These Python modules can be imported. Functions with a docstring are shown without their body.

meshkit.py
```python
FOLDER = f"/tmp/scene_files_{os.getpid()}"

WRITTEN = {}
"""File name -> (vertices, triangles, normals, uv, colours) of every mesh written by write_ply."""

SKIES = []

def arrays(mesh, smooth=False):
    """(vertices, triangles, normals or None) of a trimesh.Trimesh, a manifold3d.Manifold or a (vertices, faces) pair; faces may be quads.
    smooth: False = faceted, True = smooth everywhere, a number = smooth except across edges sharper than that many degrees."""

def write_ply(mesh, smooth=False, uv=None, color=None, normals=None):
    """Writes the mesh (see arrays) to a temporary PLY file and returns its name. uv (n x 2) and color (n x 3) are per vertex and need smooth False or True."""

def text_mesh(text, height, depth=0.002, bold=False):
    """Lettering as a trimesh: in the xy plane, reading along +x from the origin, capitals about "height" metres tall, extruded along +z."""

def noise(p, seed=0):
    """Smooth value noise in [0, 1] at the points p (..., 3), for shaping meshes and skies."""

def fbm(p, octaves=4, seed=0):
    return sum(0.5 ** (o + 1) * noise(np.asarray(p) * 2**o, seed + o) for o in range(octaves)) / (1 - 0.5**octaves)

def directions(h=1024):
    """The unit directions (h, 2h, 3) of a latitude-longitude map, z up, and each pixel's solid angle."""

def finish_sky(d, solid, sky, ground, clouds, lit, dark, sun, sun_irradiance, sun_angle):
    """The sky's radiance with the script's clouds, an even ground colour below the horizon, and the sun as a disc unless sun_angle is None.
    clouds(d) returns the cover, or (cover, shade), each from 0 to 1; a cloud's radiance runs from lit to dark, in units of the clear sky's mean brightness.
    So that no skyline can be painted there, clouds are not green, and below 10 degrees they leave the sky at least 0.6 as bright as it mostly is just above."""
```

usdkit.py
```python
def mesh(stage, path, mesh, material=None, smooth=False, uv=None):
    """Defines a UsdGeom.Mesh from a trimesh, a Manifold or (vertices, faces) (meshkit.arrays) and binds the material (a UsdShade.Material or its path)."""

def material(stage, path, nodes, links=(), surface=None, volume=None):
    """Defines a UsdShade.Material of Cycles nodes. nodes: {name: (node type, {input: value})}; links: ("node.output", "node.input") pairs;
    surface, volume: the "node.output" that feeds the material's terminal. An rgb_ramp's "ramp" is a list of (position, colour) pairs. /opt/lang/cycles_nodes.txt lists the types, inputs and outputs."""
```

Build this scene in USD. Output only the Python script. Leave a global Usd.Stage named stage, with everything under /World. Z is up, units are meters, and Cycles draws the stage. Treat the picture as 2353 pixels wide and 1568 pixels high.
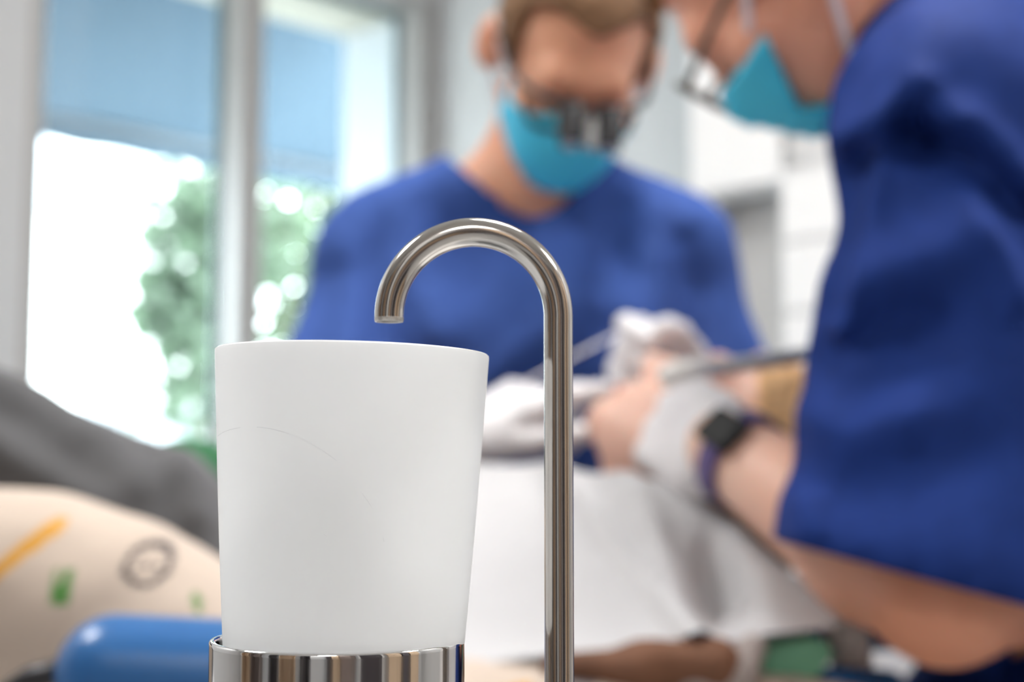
import math, random
import numpy as np
import trimesh
import usdkit, meshkit
from pxr import Usd, UsdGeom, UsdLux, UsdShade, Gf, Sdf, Vt
from scipy.interpolate import CubicSpline

stage = Usd.Stage.CreateInMemory()
UsdGeom.SetStageUpAxis(stage, UsdGeom.Tokens.z)
UsdGeom.SetStageMetersPerUnit(stage, 1.0)
UsdGeom.Xform.Define(stage, '/World')
UsdGeom.Scope.Define(stage, '/World/Looks')
random.seed(7)
rng = np.random.default_rng(7)

# ---------------------------------------------------------------- camera, sky, lamps, exposure
EYE = np.array([0.0, 0.0, 0.80])
F = 50.0 / 36.0 * 2353.0
PITCH = math.atan(300.0 / F)
EXPOSURE = 0.12
SKY_COLOR, SKY_STRENGTH = (0.93, 0.97, 1.0), 5.0
SUN_STRENGTH = 5.0
PANEL_STRENGTH = 30.0           # ceiling lamps, W per square metre and steradian

cam = UsdGeom.Camera.Define(stage, '/World/camera')
cam.CreateHorizontalApertureAttr(36.0)
cam.CreateVerticalApertureAttr(24.0)
cam.CreateFocalLengthAttr(50.0)
cam.CreateFStopAttr(7.6)
cam.CreateFocusDistanceAttr(0.350)
cam.CreateClippingRangeAttr(Gf.Vec2f(0.02, 500.0))
cam.CreateExposureAttr(EXPOSURE)
_x = UsdGeom.Xformable(cam)
_x.AddTranslateOp().Set(Gf.Vec3d(*EYE))
_x.AddRotateXOp().Set(90.0 + math.degrees(PITCH))

dome = UsdLux.DomeLight.Define(stage, '/World/sky')
dome.CreateIntensityAttr(SKY_STRENGTH)
dome.CreateColorAttr(Gf.Vec3f(*SKY_COLOR))
sun = UsdLux.DistantLight.Define(stage, '/World/sun')
sun.CreateIntensityAttr(SUN_STRENGTH)
sun.CreateAngleAttr(1.0)
sun.CreateColorAttr(Gf.Vec3f(1.0, 0.95, 0.86))
UsdGeom.Xformable(sun).AddRotateXYZOp().Set(Gf.Vec3f(38.0, 0.0, 62.0))

# ---------------------------------------------------------------- helpers: placing and writing
def P(px, py, y):
    """The point seen at pixel (px, py) at distance y in front of the camera."""
    c, s = math.cos(PITCH), math.sin(PITCH)
    a, b = (px - 1176.5) / F, (784.0 - py) / F
    d = np.array([a, c - b * s, s + b * c])
    return EYE + d * (y / d[1])

def M(px_len, y):
    return px_len * y / F

used = {}
def numbered(path):
    n = used.get(path, 0)
    used[path] = n + 1
    return path if n == 0 else f'{path}_{n:03d}'

BASE = {}
def thing(name, label, cat, base=(0, 0, 0), group=None, kind=None):
    p = numbered('/World/' + name)
    x = UsdGeom.Xform.Define(stage, p)
    x.AddTranslateOp().Set(Gf.Vec3d(*map(float, base)))
    BASE[p] = np.asarray(base, float)
    pr = x.GetPrim()
    if label: pr.SetCustomDataByKey('label', label)
    if cat: pr.SetCustomDataByKey('category', cat)
    if group: pr.SetCustomDataByKey('group', group)
    if kind: pr.SetCustomDataByKey('kind', kind)
    return p

def struct(name, mesh, mat, smooth=False, label=None):
    p = '/World/' + name
    m = put(p, mesh, mat, smooth, np.zeros(3))
    m.GetPrim().SetCustomDataByKey('kind', 'structure')
    if label: m.GetPrim().SetCustomDataByKey('label', label)
    BASE[p] = np.zeros(3)
    return p

def put(path, mesh, mat, smooth, base, color=None):
    v, f, n = meshkit.arrays(mesh, smooth if color is None else True)
    v = v - base
    m = usdkit.mesh(stage, path, (v, f), mat, False)
    if n is not None:
        m.CreateNormalsAttr(Vt.Vec3fArray.FromNumpy(n.astype(np.float32)))
        m.SetNormalsInterpolation('vertex')
    if color is not None:
        UsdGeom.PrimvarsAPI(m).CreatePrimvar('print_and_light_color', Sdf.ValueTypeNames.Color3fArray, 'vertex').Set(Vt.Vec3fArray.FromNumpy(np.asarray(color, np.float32)))
    return m

def part(parent, name, mesh, mat, smooth=35, label=None, kind=None, color=None):
    p = numbered(parent + '/' + name)
    BASE[p] = BASE[parent]
    m = put(p, mesh, mat, smooth, BASE[p], color)
    if label: m.GetPrim().SetCustomDataByKey('label', label)
    if kind: m.GetPrim().SetCustomDataByKey('kind', kind)
    return p

def cat(*ms):
    return trimesh.util.concatenate([trimesh.Trimesh(*m, process=False) if isinstance(m, tuple) else m for m in ms])

# ---------------------------------------------------------------- helpers: materials
def mat(name, color, rough=0.5, noise=None, bump=None, var=0.0, **kw):
    """principled; var: tone variation, noise: its scale; bump: (scale, distance)"""
    nodes = {'p': ('principled_bsdf', dict(base_color=color, roughness=rough, **kw)), 'tc': ('texture_coordinate', {})}
    links = []
    if var:
        nodes['n'] = ('noise_texture', {'scale': noise or 8.0, 'detail': 4.0})
        nodes['r'] = ('rgb_ramp', {'ramp': [(0.3, tuple(c * (1 - var) for c in color)), (0.7, tuple(min(1, c * (1 + var)) for c in color))]})
        links += [('tc.object', 'n.vector'), ('n.fac', 'r.fac'), ('r.color', 'p.base_color')]
    if bump:
        nodes['bn'] = ('noise_texture', {'scale': bump[0], 'detail': 3.0})
        nodes['b'] = ('bump', {'strength': 0.6, 'distance': bump[1]})
        links += [('tc.object', 'bn.vector'), ('bn.fac', 'b.height'), ('b.normal', 'p.normal')]
    return usdkit.material(stage, '/World/Looks/' + name, nodes, links, surface='p.BSDF')

def emit(name, color, strength):
    return usdkit.material(stage, '/World/Looks/' + name, {'e': ('emission', {'color': color, 'strength': strength})}, [], surface='e.emission')

def sheer(name, color, through, mix=0.5, rough=0.5, coat=0.0, noise=None):
    """a thin sheet that also glows with the light on its other side"""
    nodes = {'p': ('principled_bsdf', dict(base_color=color, roughness=rough, coat_weight=coat)), 't': ('translucent_bsdf', {'color': through}), 'm': ('mix_closure', {'fac': mix})}
    links = [('p.BSDF', 'm.closure1'), ('t.BSDF', 'm.closure2')]
    if noise:
        nodes['tc'] = ('texture_coordinate', {})
        nodes['n'] = ('noise_texture', {'scale': noise, 'detail': 3.0})
        nodes['r'] = ('rgb_ramp', {'ramp': [(0.25, tuple(c * 0.7 for c in through)), (0.75, through)]})
        links += [('tc.object', 'n.vector'), ('n.fac', 'r.fac'), ('r.color', 't.color')]
    return usdkit.material(stage, '/World/Looks/' + name, nodes, links, surface='m.closure')

def pane_mat(name, tint=(1, 1, 1)):
    return usdkit.material(stage, '/World/Looks/' + name, {'t': ('transparent_bsdf', {'color': tint}), 'g': ('glossy_bsdf', {'color': (1, 1, 1), 'roughness': 0.02}), 'f': ('layer_weight', {'blend': 0.5}), 'w': ('math', {'math_type': 'power', 'value2': 4.0}), 'k': ('math', {'math_type': 'multiply_add', 'value2': 0.9, 'value3': 0.03}), 'm': ('mix_closure', {})},
                           [('f.facing', 'w.value1'), ('w.value', 'k.value1'), ('k.value', 'm.fac'), ('t.BSDF', 'm.closure1'), ('g.BSDF', 'm.closure2')], surface='m.closure')

def printed(name, rough):
    return usdkit.material(stage, '/World/Looks/' + name, {'a': ('attribute', {'attribute': 'print_and_light_color'}), 'p': ('principled_bsdf', {'roughness': rough, 'sheen_weight': 0.2})}, [('a.color', 'p.base_color')], surface='p.BSDF')

def skin_painted_light(name, rough):  # skin whose vertex colours include painted light and shade
    return usdkit.material(stage, '/World/Looks/' + name, {'a': ('attribute', {'attribute': 'print_and_light_color'}), 'p': ('principled_bsdf', {'roughness': rough, 'subsurface_weight': 0.15, 'subsurface_scale': 0.01})}, [('a.color', 'p.base_color')], surface='p.BSDF')

def steel(name, color, rough, stretch, strength, aniso=0.0):
    """brushed stainless steel: fine lines across or along"""
    nodes = {'tc': ('texture_coordinate', {}), 'mp': ('mapping', {'scale': stretch}), 'n': ('noise_texture', {'scale': 1.0, 'detail': 2.0}),
             'b': ('bump', {'strength': strength, 'distance': 0.0002}), 'r': ('map_range', {'from_min': 0.2, 'from_max': 0.8, 'to_min': rough * 0.7, 'to_max': rough * 1.4}),
             'p': ('principled_bsdf', dict(base_color=color, metallic=1.0, roughness=rough, anisotropic=aniso))}
    links = [('tc.object', 'mp.vector'), ('mp.vector', 'n.vector'), ('n.fac', 'b.height'), ('b.normal', 'p.normal'), ('n.fac', 'r.value'), ('r.result', 'p.roughness')]
    return usdkit.material(stage, '/World/Looks/' + name, nodes, links, surface='p.BSDF')

MT = dict(
    wall=mat('wall_paint', (0.53, 0.535, 0.54), 0.7, bump=(300, 0.0004)),
    ceiling=mat('ceiling_paint', (0.82, 0.82, 0.80), 0.8, bump=(200, 0.0004)),
    floor=mat('floor_vinyl', (0.42, 0.42, 0.42), 0.35, noise=30, var=0.12),
    frame=mat('window_frame_paint', (0.38, 0.37, 0.36), 0.4),
    outer_white=mat('outer_render_white', (0.50, 0.53, 0.56), 0.8, bump=(120, 0.001)),
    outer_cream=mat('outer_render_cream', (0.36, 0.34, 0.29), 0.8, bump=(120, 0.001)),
    seal=mat('rubber_seal', (0.10, 0.15, 0.16), 0.6),
    glass=pane_mat('window_glass', (0.93, 0.98, 0.98)),
    paving=mat('outer_paving', (0.36, 0.36, 0.35), 0.8, noise=3, var=0.1),
    awning=sheer('awning_cloth', (0.10, 0.16, 0.22), (0.056, 0.092, 0.120), 0.5, 0.8, noise=3.0),
    bar=mat('awning_bar_paint', (0.03, 0.045, 0.06), 0.4),
    leaf=sheer('leaf_light', (0.075, 0.115, 0.075), (0.11, 0.165, 0.105), 0.5, 0.35),
    leaf2=sheer('leaf_dark', (0.075, 0.105, 0.06), (0.11, 0.15, 0.09), 0.5, 0.35),
    bark=mat('bark', (0.20, 0.15, 0.11), 0.9, noise=20, var=0.3, bump=(40, 0.01)),
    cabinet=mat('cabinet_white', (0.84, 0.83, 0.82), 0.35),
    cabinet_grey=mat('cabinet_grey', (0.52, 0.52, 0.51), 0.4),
    handle=mat('handle_steel', (0.55, 0.55, 0.55), 0.3, metallic=1.0),
    cup=sheer('frosted_plastic', (0.95, 0.96, 0.97), (0.97, 0.98, 0.985), 0.5, 0.38, 0.15),
    scratch=mat('cup_scratch', (0.72, 0.73, 0.75), 0.6),
    chrome=steel('polished_steel', (0.74, 0.73, 0.72), 0.09, (900, 900, 20), 0.06),
    rim=mat('polished_edge', (0.85, 0.85, 0.85), 0.05, metallic=1.0),
    pipe=mat('brushed_steel', (0.56, 0.53, 0.50), 0.14, metallic=1.0),
    pipe_end=mat('limescale_edge', (0.60, 0.58, 0.55), 0.45, noise=400, var=0.3, metallic=0.7),
    unit=mat('unit_housing', (0.80, 0.80, 0.79), 0.3),
    scrub=mat('scrub_blue', (0.048, 0.102, 0.345), 0.75, noise=60, var=0.08, bump=(900, 0.0004), specular_ior_level=0.15),
    scrub_dark=mat('scrub_navy', (0.012, 0.036, 0.19), 0.75, noise=60, var=0.08, bump=(900, 0.0004), specular_ior_level=0.12),
    skin=mat('skin_warm', (0.82, 0.40, 0.25), 0.5, noise=40, var=0.08, subsurface_weight=0.15, subsurface_scale=0.01),
    skin_arm=mat('skin_tan', (0.66, 0.32, 0.21), 0.5, noise=40, var=0.07, subsurface_weight=0.15, subsurface_scale=0.01),
    skin_pale=mat('skin_pale', (0.76, 0.47, 0.37), 0.5, noise=40, var=0.06, subsurface_weight=0.15, subsurface_scale=0.01),
    lip=mat('lip', (0.62, 0.22, 0.18), 0.4),
    hair=mat('hair_brown', (0.23, 0.12, 0.055), 0.75, noise=160, var=0.15, bump=(500, 0.002)),
    hair_fair=mat('hair_fair', (0.85, 0.48, 0.22), 0.55, noise=120, var=0.25, bump=(500, 0.002)),
    mask=mat('mask_blue', (0.07, 0.62, 0.88), 0.8, bump=(700, 0.0004)),
    mask_edge=mat('mask_edge_white', (0.66, 0.78, 0.86), 0.8),
    strap=mat('mask_elastic', (0.80, 0.74, 0.78), 0.8),
    glove=mat('glove_white', (0.80, 0.78, 0.79), 0.45, bump=(120, 0.0008)),
    black=mat('black_plastic', (0.02, 0.02, 0.022), 0.3),
    lens=mat('lens_glass', (0.70, 0.76, 0.78), 0.05, coat_weight=1.0),
    lens_glint=sheer('spectacle_lens', (0.85, 0.87, 0.88), (0.85, 0.87, 0.88), 0.4, 0.1, 1.0),  # whitish lens colour stands in for bright reflections on the glass
    spectacle=mat('spectacle_frame', (0.10, 0.08, 0.06), 0.25),
    gold=mat('gold', (0.85, 0.56, 0.18), 0.15, metallic=1.0),
    violet=mat('watch_band_violet', (0.10, 0.07, 0.20), 0.5),
    watch_glass=mat('watch_glass', (0.012, 0.013, 0.013), 0.5, specular_ior_level=0.2),
    eye=mat('eye_white', (0.8, 0.78, 0.75), 0.2),
    trousers=mat('grey_knit', (0.078, 0.078, 0.083), 0.95, noise=18, var=0.22, bump=(500, 0.001), sheen_weight=0.3),
    cream=printed('printed_cream_cloth', 0.85),
    bib=mat('bib_paper', (0.57, 0.565, 0.575), 0.7, bump=(60, 0.0008)),
    brown=mat('brown_cloth', (0.17, 0.075, 0.04), 0.8, noise=20, var=0.25),
    taupe_fold=mat('taupe_cloth', (0.36, 0.31, 0.29), 0.85, noise=20, var=0.15),  # plain taupe cloth, tone varied at random
    green=mat('green_pad', (0.18, 0.46, 0.29), 0.6, noise=12, var=0.06),
    green_deep=mat('green_cushion', (0.02, 0.15, 0.05), 0.6),
    blue=mat('chair_blue_vinyl', (0.025, 0.13, 0.36), 0.28, bump=(400, 0.0004), coat_weight=0.2, coat_roughness=0.2),
    chair_shell=mat('chair_shell', (0.80, 0.77, 0.75), 0.35),
    dark_metal=mat('dark_metal', (0.05, 0.05, 0.055), 0.35, metallic=0.6),
    tube=mat('suction_grey', (0.60, 0.60, 0.58), 0.6),
    tip=mat('suction_tip', (0.86, 0.84, 0.81), 0.4),
    floss=mat('floss_white', (0.85, 0.85, 0.9), 0.5),
    door=mat('door_dark', (0.055, 0.045, 0.05), 0.4),
    wood=mat('wood_beige', (0.50, 0.36, 0.24), 0.45, noise=10, var=0.15),
    taupe=mat('taupe_lacquer', (0.22, 0.17, 0.15), 0.4),
    panel=emit('lamp_diffuser', (1.0, 0.985, 0.965), PANEL_STRENGTH),
    lamp_frame=mat('lamp_frame', (0.75, 0.75, 0.75), 0.4),
    facade=mat('facade_white', (0.88, 0.88, 0.86), 0.8),
    facade_glass=mat('facade_window', (0.55, 0.60, 0.66), 0.15),
    shoe=mat('shoe_white', (0.75, 0.75, 0.75), 0.5),
)

# ---------------------------------------------------------------- helpers: shapes from distance fields
def v3(x): return np.asarray(x, float)
def cap(a, b, r1, r2=None):
    a, b, r2 = v3(a), v3(b), r1 if r2 is None else r2
    ab = b - a; L = max(ab @ ab, 1e-12)
    def d(p):
        t = np.clip((p - a) @ ab / L, 0, 1)
        return np.sqrt((((p - a) - t[:, None] * ab) ** 2).sum(1)) - (r1 + (r2 - r1) * t)
    d.box = (np.minimum(a - r1, b - r2), np.maximum(a + r1, b + r2))
    return d
def ell(c, r, R=None):
    c, r = v3(c), v3(r)
    def d(p):
        q = p - c
        if R is not None: q = q @ R
        k0 = np.sqrt(((q / r) ** 2).sum(1)); k1 = np.sqrt(((q / r ** 2) ** 2).sum(1))
        return k0 * (k0 - 1) / np.maximum(k1, 1e-9)
    m = r.max(); d.box = (c - m, c + m)
    return d
def plane(c, n):
    c, n = v3(c), v3(n) / np.linalg.norm(n)
    return lambda p: (p - c) @ n            # positive on the side n points to
def rbox(c, h, r, R=None):
    c, h = v3(c), v3(h)
    def d(p):
        q = p - c
        if R is not None: q = q @ R
        q = np.abs(q) - (h - r)
        return np.sqrt((np.maximum(q, 0) ** 2).sum(1)) + np.minimum(q.max(1), 0) - r
    m = np.linalg.norm(h); d.box = (c - m, c + m)
    return d
def smin(a, b, k):
    h = np.clip(0.5 + 0.5 * (b - a) / k, 0, 1)
    return b + (a - b) * h - k * h * (1 - h)
def boxes(fs):
    bs = [f.box for f in fs if hasattr(f, 'box')]
    return np.min([b[0] for b in bs], 0), np.max([b[1] for b in bs], 0)
def uni(fs, k=0.0):
    def d(p):
        o = fs[0](p)
        for f in fs[1:]:
            o = smin(o, f(p), k) if k else np.minimum(o, f(p))
        return o
    d.box = boxes(fs)
    return d
def off(f, r):
    d = lambda p: f(p) - r
    d.box = (f.box[0] - r, f.box[1] + r)
    return d
def both(f, *gs):
    def d(p):
        o = f(p)
        for g in gs: o = np.maximum(o, g(p))
        return o
    d.box = f.box
    return d
def cut(f, *gs):
    return both(f, *[(lambda p, g=g: -g(p)) for g in gs])
def wav(f, amp, scale, seed=0, stretch=(1, 1, 1)):
    """folds and unevenness"""
    s = v3(stretch) * scale
    d = lambda p: f(p) - amp * (meshkit.fbm(p * s, 3, seed) - 0.5) * 2
    d.box = (f.box[0] - amp, f.box[1] + amp)
    return d
def groove(f, lines, k=0.012, back=9.0):
    """lines: (points, radius, ridge height in k, groove if negative): soft folds running over the side of the cloth that faces -y"""
    def d(p):
        o = f(p)
        e = p - EYE
        face = np.clip((back - p[:, 1]) / .03, 0, 1)
        for pts, r, s in lines:
            yl = np.mean([q[1] for q in pts])
            q = EYE + e * (yl / np.maximum(e[:, 1:2], .2))
            dist = np.minimum.reduce([cap(a, b, 0.0)(q) for a, b in zip(pts[:-1], pts[1:])])
            o = o - s * k * face * np.exp(-(dist / abs(r)) ** 2)
        return o
    d.box = f.box
    return d
def local(f, c, R, s=1.0):
    """f in a frame: columns of R are its axes in the world"""
    c = v3(c)
    d = lambda p: f(((p - c) @ R) / s) * s
    m = np.abs(np.array(f.box)).max() * 1.5 * s
    d.box = (c - m, c + m)
    return d

def solid(f, h, box=None, pad=2):
    lo, hi = box if box is not None else f.box
    B = 6
    lo = v3(lo) - h * pad
    n = np.ceil((v3(hi) + h * pad - lo) / (h * B)).astype(int)
    cs = [lo[i] + (np.arange(n[i]) + 0.5) * h * B - h * 0.5 for i in range(3)]
    C = np.stack(np.meshgrid(*cs, indexing='ij'), -1).reshape(-1, 3)
    dc = f(C).reshape(n)
    D = np.repeat(np.repeat(np.repeat(dc, B, 0), B, 1), B, 2).astype(np.float32)
    near = np.argwhere(np.abs(dc) < h * B * 1.5 + 0.030)
    k = np.stack(np.meshgrid(*[np.arange(B)] * 3, indexing='ij'), -1).reshape(-1, 3)
    for i in range(0, len(near), 3000):
        idx = (near[i:i + 3000, None] * B + k[None]).reshape(-1, 3)
        D[idx[:, 0], idx[:, 1], idx[:, 2]] = f(lo + idx * h)
    inside = D < 0
    c8 = [(a, b, c) for a in (0, 1) for b in (0, 1) for c in (0, 1)]
    s = sum(inside[a:D.shape[0] - 1 + a, b:D.shape[1] - 1 + b, c:D.shape[2] - 1 + c].astype(np.int8) for a, b, c in c8)
    act = np.argwhere((s > 0) & (s < 8))
    ids = np.full(s.shape, -1, np.int64); ids[tuple(act.T)] = np.arange(len(act))
    val = {o: D[act[:, 0] + o[0], act[:, 1] + o[1], act[:, 2] + o[2]] for o in c8}
    acc, cnt = np.zeros((len(act), 3)), np.zeros(len(act))
    for i, o in enumerate(c8):
        for ax in range(3):
            if o[ax] == 0:
                q = list(o); q[ax] = 1; q = tuple(q)
                va, vb = val[o], val[q]
                m = (va < 0) != (vb < 0)
                t = va / np.where(m, va - vb, 1)
                e = np.tile(np.array(o, float), (len(act), 1)); e[:, ax] = t
                acc[m] += e[m]; cnt[m] += 1
    V = lo + (act + acc / cnt[:, None]) * h
    faces = []
    for ax in range(3):
        o1, o2 = [i for i in range(3) if i != ax]
        sl0, sl1 = [slice(None)] * 3, [slice(None)] * 3
        sl0[ax], sl1[ax] = slice(0, -1), slice(1, None)
        a, b = inside[tuple(sl0)], inside[tuple(sl1)]
        e = np.argwhere(a != b)
        e = e[(e[:, o1] > 0) & (e[:, o2] > 0) & (e[:, o1] < s.shape[o1]) & (e[:, o2] < s.shape[o2])]
        flip = a[tuple(e.T)]
        def at(d1, d2):
            q = e.copy(); q[:, o1] -= d1; q[:, o2] -= d2
            return ids[tuple(q.T)]
        q = np.stack([at(1, 1), at(0, 1), at(0, 0), at(1, 0)], 1)
        if ax == 1: flip = ~flip
        q[~flip] = q[~flip][:, ::-1]
        faces.append(q[(q >= 0).all(1)])
    q = np.vstack(faces)
    return trimesh.Trimesh(V, np.vstack([q[:, [0, 1, 2]], q[:, [0, 2, 3]]]), process=False)

def relax(m, n=4):
    """Taubin smoothing"""
    v, e = np.array(m.vertices), m.edges_unique
    deg = np.bincount(e.ravel(), minlength=len(v)).clip(1)[:, None]
    for k in range(2 * n):
        acc = np.stack([np.bincount(np.r_[e[:, 0], e[:, 1]], weights=np.r_[v[e[:, 1], c], v[e[:, 0], c]], minlength=len(v)) for c in range(3)], 1)
        v = v + (acc / deg - v) * (.5 if k % 2 == 0 else -.52)
    return trimesh.Trimesh(v, m.faces, process=False)

def frame(fwd, up):
    """columns: side, forward, up"""
    f = v3(fwd) / np.linalg.norm(fwd)
    u = v3(up) - f * (v3(up) @ f); u /= np.linalg.norm(u)
    return np.stack([np.cross(f, u), f, u], 1)

# ---------------------------------------------------------------- helpers: plain shapes
def lathe(profile, n=96, closed=False):
    """(radius, z) pairs turned about z"""
    pr = np.array(profile, float)
    a = np.arange(n) * 2 * np.pi / n
    v = np.stack([pr[:, None, 0] * np.cos(a), pr[:, None, 0] * np.sin(a), np.repeat(pr[:, 1:2], n, 1)], -1).reshape(-1, 3)
    f = []
    k = len(pr)
    for i in range(k if closed else k - 1):
        i2 = (i + 1) % k
        j = np.arange(n); j2 = (j + 1) % n
        f.append(np.stack([i * n + j, i * n + j2, i2 * n + j2, i2 * n + j], 1))
    f = np.vstack(f)
    m = trimesh.Trimesh(v, np.vstack([f[:, [0, 1, 2]], f[:, [0, 2, 3]]]), process=False)
    m.merge_vertices(); m.update_faces(m.nondegenerate_faces()); m.fix_normals()
    return m

def sweep(points, radius, sides=16, ends=True, radii=None):
    p = np.asarray(points, float)
    t = np.gradient(p, axis=0); t /= np.linalg.norm(t, axis=1, keepdims=True)
    u = np.cross(t[0], [0.3, 0.9, 0.2] if abs(t[0][1]) < 0.8 else [1, 0, 0]); u /= np.linalg.norm(u)
    rings = []
    r = np.broadcast_to(radius if radii is None else radii, (len(p),))
    for i in range(len(p)):
        u = u - t[i] * (u @ t[i]); u /= np.linalg.norm(u)
        w = np.cross(t[i], u)
        a = np.arange(sides) * 2 * np.pi / sides
        rings.append(p[i] + r[i] * (np.cos(a)[:, None] * u + np.sin(a)[:, None] * w))
    v = np.vstack(rings + ([p[:1], p[-1:]] if ends else []))
    f = []
    j = np.arange(sides); j2 = (j + 1) % sides
    for i in range(len(p) - 1):
        f += [np.stack([i * sides + j, i * sides + j2, (i + 1) * sides + j2], 1), np.stack([i * sides + j, (i + 1) * sides + j2, (i + 1) * sides + j], 1)]
    if ends:
        n = len(p) * sides
        f += [np.stack([j2, j, np.full(sides, n)], 1), np.stack([(len(p) - 1) * sides + j, (len(p) - 1) * sides + j2, np.full(sides, n + 1)], 1)]
    return trimesh.Trimesh(v, np.vstack(f), process=False)

def spline(points, n):
    p = np.asarray(points, float)
    t = np.r_[0, np.cumsum(np.linalg.norm(np.diff(p, axis=0), axis=1))]
    return CubicSpline(t, p)(np.linspace(0, t[-1], n))

def chbox(lo, hi, c=0.004):
    """a box with chamfered edges"""
    lo, hi = np.minimum(lo, hi).astype(float), np.maximum(lo, hi).astype(float)
    c = min(c, (hi - lo).min() * 0.45)
    pts = []
    for ax in range(3):
        i = np.full(3, c); i[ax] = 0
        for s in np.ndindex(2, 2, 2):
            pts.append([(lo[k] + i[k]) if s[k] == 0 else (hi[k] - i[k]) for k in range(3)])
    return trimesh.convex.convex_hull(np.array(pts))

def sheet(G, thick):
    """a grid of points (rows, columns, 3) as a cloth with thickness"""
    r, c, _ = G.shape
    du = np.gradient(G, axis=1); dv = np.gradient(G, axis=0)
    N = np.cross(du, dv); N /= np.linalg.norm(N, axis=2, keepdims=True) + 1e-12
    top, bot = (G + N * thick / 2).reshape(-1, 3), (G - N * thick / 2).reshape(-1, 3)
    i, j = np.meshgrid(np.arange(r - 1), np.arange(c - 1), indexing='ij')
    a = (i * c + j).ravel(); q = np.stack([a, a + 1, a + c + 1, a + c], 1)
    n = r * c
    fs = [q, q[:, ::-1] + n]
    loop = np.r_[np.arange(c), np.arange(1, r) * c + c - 1, (r - 1) * c + np.arange(c - 2, -1, -1), np.arange(r - 2, 0, -1) * c]
    l2 = np.roll(loop, -1)
    fs.append(np.stack([loop, loop + n, l2 + n, l2], 1))
    q = np.vstack(fs)
    return trimesh.Trimesh(np.vstack([top, bot]), np.vstack([q[:, [0, 1, 2]], q[:, [0, 2, 3]]]), process=False)

# ---------------------------------------------------------------- the room: set at 45 degrees to the view
T2 = np.array([1, 1]) / math.sqrt(2)         # along the window wall, away
N2 = np.array([1, -1]) / math.sqrt(2)        # from the window wall into the room
C1 = P(1000, 1084, 3.5)[:2]                  # the corner of window wall and back wall
def W(a, b, z):
    """a: metres from the back wall, b: metres from the window wall"""
    q = C1 - T2 * a + N2 * b
    return np.array([q[0], q[1], z])
def to_room(m):
    v = np.array(m.vertices)
    q = C1[None] - T2[None] * v[:, :1] + N2[None] * v[:, 1:2]
    m = trimesh.Trimesh(np.c_[q, v[:, 2]], m.faces, process=False)
    m.invert() if m.volume < 0 else None
    return m
def rb(a0, a1, b0, b1, z0, z1, c=0.0):
    lo, hi = np.array([a0, b0, z0], float), np.array([a1, b1, z1], float)
    m = chbox(lo, hi, c) if c else trimesh.creation.box(bounds=[np.minimum(lo, hi), np.maximum(lo, hi)])
    return to_room(m)
def a_at(px, b):
    """where the pixel column px meets the plane b metres from the window wall"""
    q = P(px, 600, 1.0)[:2]
    r = (C1 @ N2 + b) / (q @ N2)
    return -(q * r - C1) @ T2
def b_at(px, a):
    q = P(px, 600, 1.0)[:2]
    r = (C1 @ T2 - a) / (q @ T2)
    return (q * r - C1) @ N2
H, A1, B1 = 2.6, 4.7, 4.9

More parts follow.
